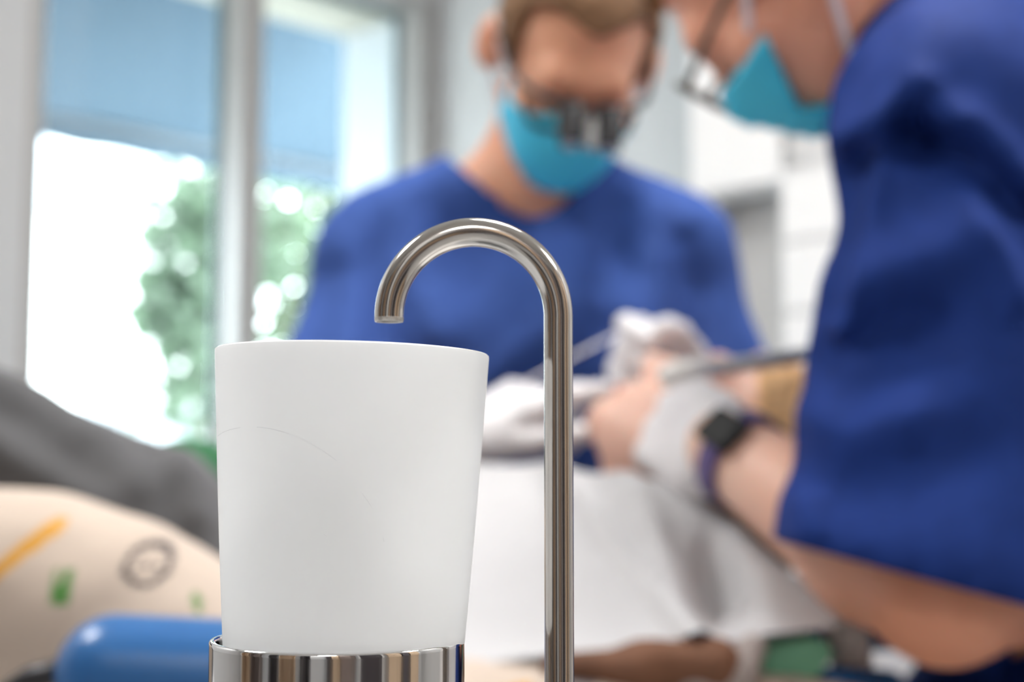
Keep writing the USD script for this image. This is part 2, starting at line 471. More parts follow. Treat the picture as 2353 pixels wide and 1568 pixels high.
jamb_r = (a_at(1000, 0.0), a_at(958, 0.0))          # room face of the right jamb
mul = (a_at(600, 0.0), a_at(545, 0.0))              # room face of the mullion
left_edge = a_at(76, 0.0)
WIN_TOP, WIN_BOT, DEEP = 1.98, 0.74, 0.27
o0, o1 = 0.03, left_edge + 0.02
struct('floor', rb(-0.3, A1 + 0.3, -0.3, B1 + 0.3, -0.2, 0.0), MT['floor'])
struct('ceiling', rb(-0.3, A1 + 0.3, -0.3, B1 + 0.3, H, H + 0.2), MT['ceiling'])
struct('wall_window', cat(rb(o1, A1 + 0.3, -DEEP, 0, 0, H), rb(-0.3, o0, -DEEP, 0, 0, H), rb(o0, o1, -DEEP, 0, 0, WIN_BOT), rb(o0, o1, -DEEP, 0, WIN_TOP, H)), MT['wall'])
struct('wall_back', rb(-0.3, 0, 0, B1 + 0.3, 0, H), MT['wall'])
struct('wall_left', rb(A1, A1 + 0.3, 0, B1 + 0.3, 0, H), MT['wall'])
struct('wall_front', rb(0, A1, B1, B1 + 0.3, 0, H), MT['wall'])
struct('baseboard_back', rb(0, 0.012, 0.02, B1, 0, 0.08, 0.003), MT['cabinet_grey'])
struct('baseboard_window', rb(0.02, A1, 0, 0.012, 0, 0.08, 0.003), MT['cabinet_grey'])
# the window: outer frame, mullion, two sashes, panes, seals, outer reveal and soffit
win = thing('window_1', 'two-pane window with grey frame left of the person in loupes', None, W((o0 + o1) / 2, -0.1, WIN_BOT), kind='structure')
fr = part(win, 'window_frame', cat(rb(jamb_r[0], jamb_r[1], -0.085, 0.004, WIN_BOT, WIN_TOP, 0.004), rb(left_edge - 0.012, o1, -0.085, 0.004, WIN_BOT, WIN_TOP, 0.004),
    rb(jamb_r[1], left_edge - 0.012, -0.085, 0.002, WIN_TOP - 0.03, WIN_TOP, 0.004), rb(jamb_r[1], left_edge - 0.012, -0.085, 0.002, WIN_BOT, WIN_BOT + 0.05, 0.004)), MT['frame'], False)
part(win, 'mullion', rb(mul[0], mul[1], -0.085, 0.004, WIN_BOT + 0.05, WIN_TOP - 0.03, 0.005), MT['frame'], False)
for s0, s1 in ((jamb_r[1], mul[0]), (mul[1], left_edge - 0.012)):
    z0, z1, w = WIN_BOT + 0.05, WIN_TOP - 0.03, 0.012
    part(win, 'seal', cat(rb(s0, s0 + w, -0.08, -0.066, z0, z1), rb(s1 - w, s1, -0.08, -0.066, z0, z1), rb(s0 + w, s1 - w, -0.08, -0.066, z0, z0 + w), rb(s0 + w, s1 - w, -0.08, -0.066, z1 - w, z1)), MT['seal'], False)
    part(win, 'pane', rb(s0 + w, s1 - w, -0.076, -0.070, z0 + w, z1 - w), MT['glass'], False)
from shapely import Polygon
a_out = a_at(785, -DEEP - 0.01)
splay = trimesh.creation.extrude_polygon(Polygon([(0.0, -0.086), (jamb_r[1] + 0.004, -0.086), (a_out, -DEEP - 0.01), (0.0, -DEEP - 0.01)]), WIN_TOP - WIN_BOT, engine='earcut')
splay.apply_translation([0, 0, WIN_BOT])
part(win, 'outer_jamb', cat(to_room(splay), rb(o1 - 0.02, o1 + 0.03, -DEEP - 0.01, -0.086, WIN_BOT, WIN_TOP)), MT['outer_white'], False, label='white rendered outer window reveal')
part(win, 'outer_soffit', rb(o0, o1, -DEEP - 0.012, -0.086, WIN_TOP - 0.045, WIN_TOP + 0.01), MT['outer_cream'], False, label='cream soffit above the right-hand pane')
part(win, 'window_sill', rb(o0, o1, -0.06, 0.12, WIN_BOT - 0.03, WIN_BOT, 0.006), MT['frame'], False)

# ---------------------------------------------------------------- outdoors
struct('ground', to_room(trimesh.creation.box(bounds=[[-40, -60, -0.6], [40, -DEEP - 0.05, -0.45]])), MT['paving'])
aw = thing('awning', 'blue fabric sun awning sloping out over the window', 'awning', W(0.6, -0.9, 2.0))
u0, u1, BD = a_at(785, -DEEP - 0.05), 3.2, 1.25
z_in, z_out = 2.30, P(80, 262, 1.0)
zb = 0.8 + (P(80, 262, 1.0)[2] - 0.8) * (-(C1 @ N2 - BD) / -(P(80, 600, 1.0)[:2] @ N2))
r_, c_ = 26, 90
A0_ = -1.6
aa, tt = np.linspace(A0_, u1, c_), np.linspace(0, 1, r_)
G = np.array([[W(a, -DEEP - 0.03 - (BD - DEEP - 0.03) * t, z_in + (zb - z_in) * t - 0.03 * math.sin(math.pi * t) + 0.006 * math.sin(a * 9.0) * t) for a in aa] for t in tt])
part(aw, 'fabric', sheet(G, 0.002), MT['awning'], True)
G2 = np.array([[W(a, -BD - 0.012 + 0.004 * math.sin(a * 21), zb - 0.012 - t * (0.060 + 0.004 * math.sin(a * 26))) for a in aa] for t in np.linspace(0, 1, 6)])
part(aw, 'valance', sheet(G2, 0.002), MT['awning'], True)
part(aw, 'front_bar', sweep([W(A0_, -BD, zb), W(1, -BD, zb), W(u1, -BD, zb)], 0.022, 12), MT['bar'])
fc = P(190, 900, 13.0)
fac = thing('facade', 'white building across the street, overexposed behind the left pane', 'building', (fc[0], fc[1], -0.45))
def fbox(px0, px1, z0, z1, y0, y1):
    return trimesh.creation.box(bounds=[[P(px0, 900, y0)[0], y0, z0], [P(px1, 900, y0)[0], y1, z1]])
part(fac, 'wall', fbox(-700, 350, -0.45, 5.5, 13, 17), MT['facade'], False)
part(fac, 'roof', fbox(-720, 365, 5.5, 5.75, 12.9, 17), MT['outer_white'], False)
for row in range(2):
    for k in range(4):
        x0 = -520 + k * 250
        wz = 1.0 + row * 2.2
        wn = part(fac, 'window', fbox(x0, x0 + 120, wz, wz + 0.35 + 0.9 * row, 12.96, 13.05), MT['facade_glass'], False)
gw = thing('garden_wall', 'low white garden wall outside below the trees', 'wall', (-2.5, 8.0, -0.45))
part(gw, 'wall', trimesh.creation.box(bounds=[[-9, 7.9, -0.45], [-1.45, 8.1, 1.10]]), MT['outer_white'], False)
part(gw, 'coping', trimesh.creation.box(bounds=[[-9, 7.85, 1.10], [-1.42, 8.15, 1.16]]), MT['outer_white'], False)

def tree(name, label, base, trunk, crowns, n, m, size):
    t = thing(name, label, 'tree', base, group='trees outside the window')
    top = np.asarray(crowns[0][0], float)
    b = v3(base)
    segs = [sweep(spline([b, b + (top - b) * 0.5 + [0.08, 0, 0], top], 14), trunk, 8, radii=np.linspace(trunk, trunk * 0.35, 14))]
    for c, r in crowns[1:]:
        s = b + (top - b) * 0.55
        segs.append(sweep(spline([s, (s + v3(c)) / 2 + [0, 0, 0.1], c], 10), trunk * 0.4, 6, radii=np.linspace(trunk * 0.45, trunk * 0.12, 10)))
    part(t, 'trunk', cat(*segs), MT['bark'], True)
    per = n // len(crowns)
    V, Fc = [], []
    for c, r in crowns:
        d = rng.normal(size=(per, 3)); d /= np.linalg.norm(d, axis=1, keepdims=True)
        pos = v3(c) + d * (rng.random((per, 1)) ** 0.45) * v3(r)
        L = size * (0.6 + 0.8 * rng.random((per, 1)))
        ax = rng.normal(size=(per, 3)); ax[:, 2] -= 0.5; ax /= np.linalg.norm(ax, axis=1, keepdims=True)
        sd = np.cross(ax, rng.normal(size=(per, 3))); sd /= np.linalg.norm(sd, axis=1, keepdims=True)
        nn = np.cross(ax, sd)
        q = np.stack([pos, pos + ax * L * 0.5 + sd * L * 0.28 + nn * L * 0.06, pos + ax * L, pos + ax * L * 0.5 - sd * L * 0.28 + nn * L * 0.06], 1)
        k = sum(len(x) for x in V) + np.arange(per) * 4
        V.append(q.reshape(-1, 3))
        Fc.append(np.vstack([np.stack([k, k + 1, k + 2], 1), np.stack([k, k + 2, k + 3], 1)]))
    part(t, 'foliage', (np.vstack(V), np.vstack(Fc)), m, False, kind='stuff')
def crown(px, py, y, r): return (P(px, py, y), (r, r * 0.8, r))
tree('leafy_tree', 'light green tree outside between the two window panes', (P(520, 900, 7.5)[0], 7.5, -0.45), 0.09,
     [crown(480, 650, 7.5, .42), crown(430, 500, 7.6, .34), crown(560, 520, 7.7, .40), crown(470, 850, 7.4, .40), crown(400, 700, 7.5, .2)], 1500, MT['leaf'], 0.13)
tree('leafy_tree', 'darker green tree outside behind the right-hand pane', (P(740, 900, 8.5)[0], 8.5, -0.45), 0.10,
     [crown(700, 560, 8.5, .5), crown(640, 700, 8.6, .5), crown(780, 480, 8.8, .45), crown(620, 480, 8.7, .4), crown(760, 720, 8.4, .5)], 1150, MT['leaf2'], 0.13)

# ---------------------------------------------------------------- indoors: furniture along the back wall
cb0, cb1 = b_at(1597, 0.0), b_at(2120, 0.0)
D = 0.30
cb0, cb1 = b_at(1597, D), b_at(2100, D)
nb0, nb1 = b_at(1648, D), b_at(1802, D)
nz1 = 0.8 + (P(1720, 447, 1.0)[2] - 0.8) * W(D, (nb0 + nb1) / 2, 0)[1]
nz0 = 0.95
cab = thing('tall_cabinet', 'tall white cabinet with an open grey niche behind the two people', 'cabinet', W(D / 2, (cb0 + cb1) / 2, 0))
part(cab, 'body', cat(rb(0.001, D, cb0, nb0, 0, 2.3, 0.003), rb(0.001, D, nb1, cb1, 0, 2.3, 0.003), rb(0.001, D, nb0, nb1, nz1, 2.3), rb(0.001, D, nb0, nb1, 0, nz0)), MT['cabinet'], False)
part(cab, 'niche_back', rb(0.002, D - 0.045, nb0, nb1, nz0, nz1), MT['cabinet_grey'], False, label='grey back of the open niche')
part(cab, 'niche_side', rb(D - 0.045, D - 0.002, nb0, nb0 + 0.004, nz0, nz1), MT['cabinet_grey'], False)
part(cab, 'plinth', rb(0.02, D - 0.03, cb0 + 0.01, cb1 - 0.01, 0.0, 0.08), MT['cabinet_grey'], False)
for z0, z1 in ((0.09, nz0 - 0.01), (nz1 + 0.01, 2.29)):
    dr = part(cab, 'door', rb(D, D + 0.018, cb0 + 0.004, nb1 + 0.12, z0, z1, 0.003), MT['cabinet'], False)
    part(dr, 'handle', rb(D + 0.018, D + 0.035, nb1 + 0.09, nb1 + 0.10, z0 + 0.2, z0 + 0.32, 0.003), MT['handle'], False)
for k, (z0, z1) in enumerate(((0.95, 1.066), (1.07, 1.186), (1.19, 1.306), (1.31, 1.426))):
    dr = part(cab, 'drawer', rb(D, D + 0.018, nb1 + 0.006, cb1 - 0.004, z0, z1, 0.003), MT['cabinet'], False)
bb = thing('base_cabinet', 'beige base cabinet low behind the bare forearm', 'cabinet', W(0.3, cb1 + 0.7, 0))
part(bb, 'body', rb(0.001, 0.55, cb1 + 0.02, cb1 + 1.6, 0.08, 0.86, 0.003), MT['chair_shell'], False)
part(bb, 'worktop', rb(0.001, 0.58, cb1 + 0.02, cb1 + 1.62, 0.86, 0.89, 0.004), MT['cabinet'], False)
part(bb, 'plinth', rb(0.001, 0.5, cb1 + 0.03, cb1 + 1.58, 0.0, 0.08), MT['cabinet_grey'], False)
for k in range(3):
    b0 = cb1 + 0.03 + k * 0.525
    dr = part(bb, 'door', rb(0.55, 0.568, b0, b0 + 0.515, 0.09, 0.85, 0.003), MT['chair_shell'], False)
    part(dr, 'handle', rb(0.568, 0.585, b0 + 0.15, b0 + 0.36, 0.80, 0.812, 0.003), MT['handle'], False)

# the far side of the room, seen only as stripes in the polished steel
dr = thing('door_1', None, None, W(2.6, B1, 0), kind='structure')
part(dr, 'door_leaf', rb(2.1, 3.0, B1 - 0.04, B1, 0, 2.1, 0.004), MT['door'], False)
part(dr, 'door_frame', cat(rb(2.02, 2.1, B1 - 0.05, B1, 0, 2.18), rb(3.0, 3.08, B1 - 0.05, B1, 0, 2.18), rb(2.1, 3.0, B1 - 0.05, B1, 2.1, 2.18)), MT['cabinet'], False)
part(dr, 'door_handle', rb(2.2, 2.33, B1 - 0.09, B1 - 0.04, 1.0, 1.02, 0.005), MT['handle'], False)
for k, (a0, a1, m, ht) in enumerate(((0.5, 1.0, 'wood', 2.2), (1.05, 1.35, 'door', 2.2), (1.4, 1.9, 'wood', 2.2), (3.2, 3.7, 'taupe', 2.2), (3.75, 4.15, 'wood', 2.2), (4.2, 4.5, 'door', 2.2))):
    c = thing('wardrobe', ['beige wood wardrobe nearest the corner', 'narrow black wardrobe between two beige ones', 'beige wood wardrobe beside the door', 'taupe wardrobe beside the door', 'beige wardrobe next to the taupe one', 'black wardrobe in the far corner'][k], 'wardrobe', W((a0 + a1) / 2, B1 - 0.25, 0))
    part(c, 'body', rb(a0, a1, B1 - 0.45, B1 - 0.01, 0.06, ht, 0.004), MT[m], False)
    part(c, 'plinth', rb(a0 + 0.01, a1 - 0.01, B1 - 0.42, B1 - 0.01, 0, 0.06), MT['door'], False)
    d_ = part(c, 'door', rb(a0 + 0.004, a1 - 0.004, B1 - 0.47, B1 - 0.45, 0.07, ht - 0.01, 0.004), MT[m], False)
    part(d_, 'handle', rb(a1 - 0.06, a1 - 0.045, B1 - 0.495, B1 - 0.47, 1.0, 1.15, 0.004), MT['handle'], False)
for k, (b0, b1, m) in enumerate(((0.4, 0.9, 'wood'), (1.0, 1.5, 'taupe'), (1.9, 2.2, 'door'), (2.3, 2.9, 'wood'), (3.2, 3.5, 'door'))):
    c = thing('shelf_unit', ['beige shelf unit nearest the window wall', 'taupe shelf unit beside the beige one', 'narrow black shelf unit on the left wall', 'wide beige shelf unit on the left wall', 'black shelf unit farthest from the window wall'][k], 'shelf unit', W(A1 - 0.2, (b0 + b1) / 2, 0))
    part(c, 'body', cat(rb(A1 - 0.35, A1 - 0.01, b0, b0 + 0.03, 0, 2.0), rb(A1 - 0.35, A1 - 0.01, b1 - 0.03, b1, 0, 2.0), rb(A1 - 0.05, A1 - 0.01, b0 + .03, b1 - .03, 0, 2.0)), MT[m], False)
    for z in (0.05, 0.5, 0.95, 1.4, 1.95):
        part(c, 'shelf', rb(A1 - 0.35, A1 - 0.05, b0 + 0.03, b1 - 0.03, z, z + 0.025), MT[m], False)

for k, (a, b) in enumerate(((1.25, 2.0), (0.7, 3.7), (2.7, 0.8), (3.9, 3.9))):
    l = thing('ceiling_lamp', None, 'ceiling lamp', W(a, b, H))
    stage.GetPrimAtPath(l).SetCustomDataByKey('label', ['square ceiling lamp over the patient', 'square ceiling lamp near the back wall', 'square ceiling lamp near the window wall', 'square ceiling lamp nearest the door'][k])
    stage.GetPrimAtPath(l).SetCustomDataByKey('group', 'ceiling lamps')
    part(l, 'frame', cat(rb(a - .32, a + .32, b - .32, b - .30, H - .03, H), rb(a - .32, a + .32, b + .30, b + .32, H - .03, H), rb(a - .32, a - .30, b - .30, b + .30, H - .03, H), rb(a + .30, a + .32, b - .30, b + .30, H - .03, H)), MT['lamp_frame'], False)
    part(l, 'diffuser', rb(a - .30, a + .30, b - .30, b + .30, H - .025, H - .005), MT['panel'], False)

# ---------------------------------------------------------------- the rinse unit: housing, steel cup holder, cup, spout
YC = 0.37
def X(px): return P(px, 1084, YC)[0]
def Z(py, y=YC): return P(1176, py, y)[2]
hold_c = np.array([X(781), YC]); UNIT_Z = 0.700
hr = M(286.5, YC)
hz = Z(1465)
unit = thing('rinse_unit', 'white housing of the rinse unit below the steel cup holder', 'dental unit', (0.0, 0.42, 0.0))
part(unit, 'housing', relax(solid(rbox((-0.02, 0.42, 0.645), (0.20, 0.145, 0.055), 0.03), 0.006)), MT['unit'], True)
part(unit, 'column', relax(solid(rbox((-0.02, 0.42, 0.31), (0.09, 0.09, 0.30), 0.04), 0.010)), MT['unit'], True)
part(unit, 'foot', chbox((-0.15, 0.28, 0.0), (0.11, 0.56, 0.03), 0.01), MT['cabinet_grey'], False)
cup_c = np.array([X(787), YC])
ch = thing('cup_holder', 'polished steel cylinder holding the white cup', 'cup holder', (hold_c[0], hold_c[1], UNIT_Z))
t = 0.0018
hp = [(hr - t, UNIT_Z + 0.004), (hr - t, hz - 0.0012), (hr - t + 0.0004, hz - 0.0003), (hr - t / 2, hz), (hr - 0.0004, hz - 0.0003), (hr, hz - 0.0012), (hr, UNIT_Z + 0.001), (hr - 0.001, UNIT_Z), (0, UNIT_Z), (0, UNIT_Z + 0.004)]
def moved(m, xy, z=0.0): m = m.copy(); m.apply_translation([xy[0], xy[1], z]); return m
part(ch, 'body', moved(lathe([(hr - t, hz - 0.0014), (hr - t, UNIT_Z + 0.004), (0.0001, UNIT_Z + 0.004), (0.0001, UNIT_Z), (hr - 0.001, UNIT_Z), (hr, UNIT_Z + 0.001), (hr, hz - 0.0014)], 160), hold_c), MT['chrome'], 40)
part(ch, 'rim', moved(lathe([(hr - t, hz - 0.0014), (hr - t, hz - 0.0007), (hr - t + 0.0003, hz - 0.0002), (hr - t / 2, hz), (hr - 0.0003, hz - 0.0002), (hr, hz - 0.0007), (hr, hz - 0.0014)], 160), hold_c), MT['rim'], True)

# cup: slightly tilted in its holder
c_top, c_z = M(313.5, YC), Z(810)
r_at_holder = M(267.5, YC)
slope = (c_top - r_at_holder) / (c_z - hz)
cb_z = UNIT_Z + 0.0052
r_bot = r_at_holder - slope * (hz - cb_z)
w = 0.0011
def cup_r(z):
    f = (z - cb_z) / (c_z - cb_z)
    return r_bot + (c_top - r_bot) * f + 0.0009 * math.sin(math.pi * f) * 0.6
zs = np.linspace(cb_z + 0.004, c_z - 0.001, 40)
prof = [(0.0001, cb_z + 0.0015), (r_bot - 0.006, cb_z + 0.0015), (r_bot - 0.003, cb_z), (r_bot - 0.0008, cb_z + 0.0008)] + [(cup_r(z), z) for z in zs] + [(c_top - 0.0001, c_z - 0.0004), (c_top - w / 2, c_z), (c_top - w + 0.0001, c_z - 0.0004)] + [(cup_r(z) - w, z) for z in zs[::-1]] + [(r_bot - 0.004, cb_z + 0.003), (0.0001, cb_z + 0.003)]
cupm = lathe(prof, 160)
tilt = trimesh.transformations.rotation_matrix(math.atan(13 / 657.0), [0, 1, 0], [0, 0, cb_z])
cupm.apply_transform(tilt)
cup = thing('drinking_cup', 'frosted white plastic cup standing in the steel holder under the spout', 'cup', (cup_c[0], cup_c[1], cb_z))
part(cup, 'cup_wall', moved(cupm, cup_c), MT['cup'], 40)
def on_cup(px, py):
    """the point of the cup's near face seen at a pixel"""
    for y in np.linspace(YC - c_top, YC, 400):
        q = P(px, py, y)
        if np.hypot(q[0] - cup_c[0] - (q[2] - cb_z) * 13 / 657.0, q[1] - YC) < cup_r(q[2]) + 0.00002: return q
    return P(px, py, YC)
for pts in (((590, 982), (640, 990), (690, 1008), (735, 1032), (780, 1065)), ((500, 1003), (522, 990), (552, 983)), ((820, 1120), (850, 1160), (872, 1205), (882, 1245)), ((745, 1229), (750, 1232), (753, 1232))):
    part(cup, 'scratch', sweep(spline([on_cup(*q) for q in pts], 16), 0.00004, 5), MT['scratch'], True)

# spout
pr = M(33.5, YC)
ax_x, R = X(1284), M(195.5, YC)
top_z = Z(534)
cx, cz = ax_x - R, top_z - R
th = np.linspace(0, math.pi * 1.0, 60)
pts = [np.array([ax_x, YC, z]) for z in np.linspace(UNIT_Z, cz, 24)[:-1]] + [np.array([cx + R * math.cos(a), YC, cz + R * math.sin(a)]) for a in th]
pts += [np.array([cx - R, YC, cz - 0.0006 * k]) for k in (1, 2)]
sp = thing('water_spout', 'brushed steel gooseneck spout curving over the white cup', 'spout', (ax_x, YC, UNIT_Z))
outer = sweep(pts, pr, 48, ends=False)
part(sp, 'pipe', cat(outer), MT['pipe'], True)
e = pts[-1]
ring = lathe([(pr, 0.0012), (pr * 1.004, 0.0004), (pr * 0.97, 0.0), (pr * 0.86, 0.0), (pr * 0.82, 0.0004), (pr * 0.82, 0.002)], 48)
part(sp, 'outlet_edge', moved(ring, e[:2], e[2] - 0.0004), MT['pipe_end'], 40, label='limescaled cut end of the spout')
part(sp, 'flange', moved(lathe([(pr, 0.006), (pr * 1.9, 0.005), (pr * 2.1, 0.003), (pr * 2.1, 0.0), (pr, 0.0)], 48), (ax_x, YC), UNIT_Z), MT['rim'], 40)

# ---------------------------------------------------------------- people: head, hand
def head_field(ears=1.0):
    fs = [ell((0, -.020, .034), (.076, .098, .088)), ell((0, .030, -.040), (.063, .064, .078)), cap((-.052, .004, -.055), (-.012, .072, -.100), .020, .017), cap((.052, .004, -.055), (.012, .072, -.100), .020, .017),
          cap((-.032, .078, .020), (.032, .078, .020), .017), ell((0, .070, -.066), (.036, .026, .026)), ell((-.040, .062, -.022), (.026, .024, .022)), ell((.040, .062, -.022), (.026, .024, .022))]
    base = uni(fs, .022)
    nose = uni([cap((0, .090, .004), (0, .110, -.034), .008, .012), cap((-.011, .100, -.038), (.011, .100, -.038), .009)], .008)
    lips = uni([cap((-.019, .088, -.062), (.019, .088, -.062), .007), cap((-.016, .089, -.074), (.016, .089, -.074), .008)], .004)
    ear = []
    for s in (-1, 1):
        Re = frame((s * .55, -.35, 0), (0, -.25, 1))
        e = cut(ell((s * .086, -.016, -.008), (.011, .021, .034), Re), ell((s * .093, -.002, -.004), (.007, .011, .018), Re))
        e.box = ell((s * .086, -.016, -.008), (.034, .034, .034)).box
        ear.append(e)
    def d(p):
        o = smin(base(p), nose(p), .010)
        o = smin(o, lips(p), .005)
        for s in (-1, 1):
            o = np.maximum(o, -ell((s * .032, .105, .000), (.015, .017, .011))(p))
            o = np.minimum(o, ell((s * .032, .082, .000), (.0125, .0125, .0125))(p))
        for e in ear: o = smin(o, e(p), .008)
        return o
    d.box = (v3((-.12, -.13, -.13)), v3((.12, .13, .13)))
    d.base = base
    return d
HEAD = head_field()

def hair_field(front=.068, thick=.012):
    sc = uni([off(ell((0, -.020, .034), (.076, .098, .088)), thick), off(ell((0, -.055, -.01), (.062, .055, .065)), thick * .6)], .02)
    def keep(p):
        x, y, z = p.T
        a = (front + 0.55 * (y - .07) - .012 * np.cos(x * 60)) - z                     # negative above the hairline
        b = np.maximum(y + .012, -.075 - z)                                            # behind the ears, down to the nape
        c = np.maximum(np.maximum(np.abs(y - .012) - .018, -.012 - z), .06 - np.abs(x))   # sideburns
        return np.minimum(np.minimum(a, b), c)
    d = both(sc, keep)
    d.box = (v3((-.12, -.14, -.10)), v3((.12, .12, .15)))
    return d

def mask_field(edge=.012, slope=.35, zc=-.06):
    """covers nose, mouth and chin"""
    d0 = HEAD.base
    puff = uni([cap((0, .088, -.012), (0, .108, -.034), .012, .015), ell((0, .074, -.048), (.052, .040, .050)), ell((0, .050, -.080), (.046, .050, .040))], .03)
    def d(p):
        x, y, z = p.T
        o = smin(d0(p) - .004, puff(p), .02)
        o = o - .0012 * np.sin(z * 380) * np.clip((.045 - np.abs(x)) / .02, 0, 1)        # pleats
        o = np.maximum(o, -(d0(p) + .006))
        o = np.maximum(o, np.abs(x) - .068)
        o = np.maximum(o, z - (-.010 - .25 * np.abs(x)))
        o = np.maximum(o, -(z + .128))
        o = np.maximum(o, (edge + slope * np.abs(z - zc)) - y)
        return o
    d.box = (v3((-.08, 0, -.14)), v3((.08, .13, .01)))
    return d

def hand_fields(wrist, fwd, thumb_side, curls, thumb=(0.6, 0.5, 0.2), scale=1.0, spread=1.0, wrist_r=.025):
    """wrist: point; fwd: towards the knuckles; thumb_side: sideways. Fingers curl towards n."""
    f = v3(fwd) / np.linalg.norm(fwd)
    s = v3(thumb_side) - f * (v3(thumb_side) @ f); s /= np.linalg.norm(s)
    return f, s

def make_hand(wrist, fwd, thumb_side, palm, curls, thumb_curl=(0.25, 0.35), thumb_out=0.7, thumb_fold=0.45, scale=1.0, spread=1.0):
    f = v3(fwd) / np.linalg.norm(fwd)
    s = v3(thumb_side) - f * (v3(thumb_side) @ f); s /= np.linalg.norm(s)
    n = np.cross(f, s); n = n if n @ v3(palm) > 0 else -n
    k = scale; w = v3(wrist)
    base = [(.030, .086), (.010, .090), (-.011, .086), (-.030, .077)]
    lens = [(.041, .025, .021), (.046, .029, .022), (.042, .027, .021), (.033, .021, .019)]
    rad = [.0095, .0098, .0092, .0082]
    prims = [cap(w, w + k * (f * .035 + s * .012), .024 * k, .019 * k), cap(w, w + k * (f * .035 - s * .014), .023 * k, .017 * k)]
    for (o, l), r in zip(base, rad):
        prims.append(cap(w + k * (f * .02 + s * o * .6), w + k * (f * l + s * o), .0165 * k, (r + .0025) * k))
    prims.append(cap(w + k * (f * .02 + s * .024 + n * .006), w + k * (f * .055 + s * .034 + n * .010), .017 * k, .014 * k))
    palm_f = uni(prims, .012 * k)
    fingers = []
    for i in range(4):
        o, l = base[i]
        p = w + k * (f * l + s * o)
        a = 0.0
        side = (o / .03) * .10 * spread
        seg = []
        for j in range(3):
            a += curls[i][j]
            d = (f * math.cos(a) + n * math.sin(a)) + s * side * math.cos(a); d /= np.linalg.norm(d)
            q = p + d * lens[i][j] * k
            seg.append(cap(p, q, rad[i] * k * (1 - .07 * j), rad[i] * k * (1 - .07 * (j + 1))))
            p = q
        fingers.append(uni(seg, .003 * k))
    p = w + k * (f * .030 + s * .030 + n * .008)
    d0 = f * math.cos(thumb_out) + s * math.sin(thumb_out) + n * thumb_fold; d0 /= np.linalg.norm(d0)
    seg, a = [], 0.0
    for j, L in enumerate((.040, .032, .026)):
        if j: a += thumb_curl[j - 1]
        d = d0 * math.cos(a) + (f * .6 - s * .5 + n * .3) * math.sin(a); d /= np.linalg.norm(d)
        q = p + d * L * k
        seg.append(cap(p, q, (.0135 - .0015 * j) * k, (.0120 - .0018 * j) * k)); p = q
    fingers.append(uni(seg, .003 * k))
    def d(x):
        o = palm_f(x)
        u = None
        for g in fingers:
            e = g(x); u = e if u is None else np.minimum(u, e)
        return smin(o, u, .007 * k)
    d.box = boxes([palm_f] + fingers)
    d.tip = p
    d.f, d.s, d.n = f, s, n
    return d

# ---------------------------------------------------------------- person 1: the one in loupes
Hc = P(1318, 128, 1.50)
f_ = v3((0.06, -.64, -.76)); roll = v3((0.22, -.76, .62))
RH = frame(f_, roll)
def HW(x, y, z): return Hc + RH @ v3((x, y, z))
nb = P(1215, 400, 1.60)                                    # base of the neck
sL, sR = P(885, 590, 1.60), P(1535, 590, 1.60)
eL, eR = P(745, 985, 1.52), P(1640, 900, 1.58)
wL, wR = P(1030, 1020, 1.37), P(1580, 875, 1.42)
chest, belly = P(1225, 800, 1.64), P(1215, 1250, 1.66)
hL = make_hand(wL, (.85, -.05, .48), (0, -.8, -.5), (.4, .4, -.7), [(0.1, .25, .25), (0.35, .5, .3), (.8, .9, .5), (.9, 1.0, .6)], thumb_curl=(0.1, 0.15), thumb_out=0.35, thumb_fold=0.25, scale=1.0)
hR = make_hand(wR, P(1425, 820, 1.36) - wR, (-.1, -.55, .8), (-.3, 0.1, -1), [(.5, .7, .4), (.9, .9, .5), (1.0, 1.0, .6), (1.1, 1.1, .6)], thumb_curl=(0.3, 0.4), thumb_out=0.35, thumb_fold=0.5, scale=1.02)
def torso_fields(nb, sL, sR, chest, belly, grow):
    mid = (sL + sR) / 2
    return [cap(nb + (sL - nb) * .15, sL, .050 + grow, .058 + grow), cap(nb + (sR - nb) * .15, sR, .050 + grow, .058 + grow),
            cap(mid * .6 + sL * .4 + [0, 0, -.10], chest + (sL - mid) * .32, .105 + grow, .105 + grow), cap(mid * .6 + sR * .4 + [0, 0, -.10], chest + (sR - mid) * .32, .105 + grow, .105 + grow),
            cap(chest + (sL - mid) * .30, belly + (sL - mid) * .25, .105 + grow, .115 + grow), cap(chest + (sR - mid) * .30, belly + (sR - mid) * .25, .105 + grow, .115 + grow)]
neck_d = cap(HW(0, -.035, -.06), nb + [0, .01, -.02], .056, .062)
body_d = uni([uni(torso_fields(nb, sL, sR, chest, belly, -.006), .05), neck_d, cap(sL, eL, .046, .038), cap(eL, wL, .041, .026), cap(sR, eR, .046, .038), cap(eR, wR, .041, .026)], .035)
headw = local(HEAD, Hc, RH)
def skin_d(p):
    o = smin(body_d(p), headw(p), .02)
    return np.minimum(np.minimum(o, off(hL, -.001)(p)), off(hR, -.001)(p))
skin_d.box = boxes([body_d, headw, hL, hR])
den = thing('person', 'person in blue scrub top, cyan face mask and dark loupes bending over', 'person', (nb[0], 1.72, 0.0))
part(den, 'body', solid(skin_d, .0055), MT['skin'], True)
vb = P(1236, 520, 1.505)                                     # bottom of the V neck
shirt0 = uni([uni(torso_fields(nb, sL, sR, chest, belly, .013), .05), cap(sL, eL, .068, .072), cap(sR, eR, .066, .070)], .045)
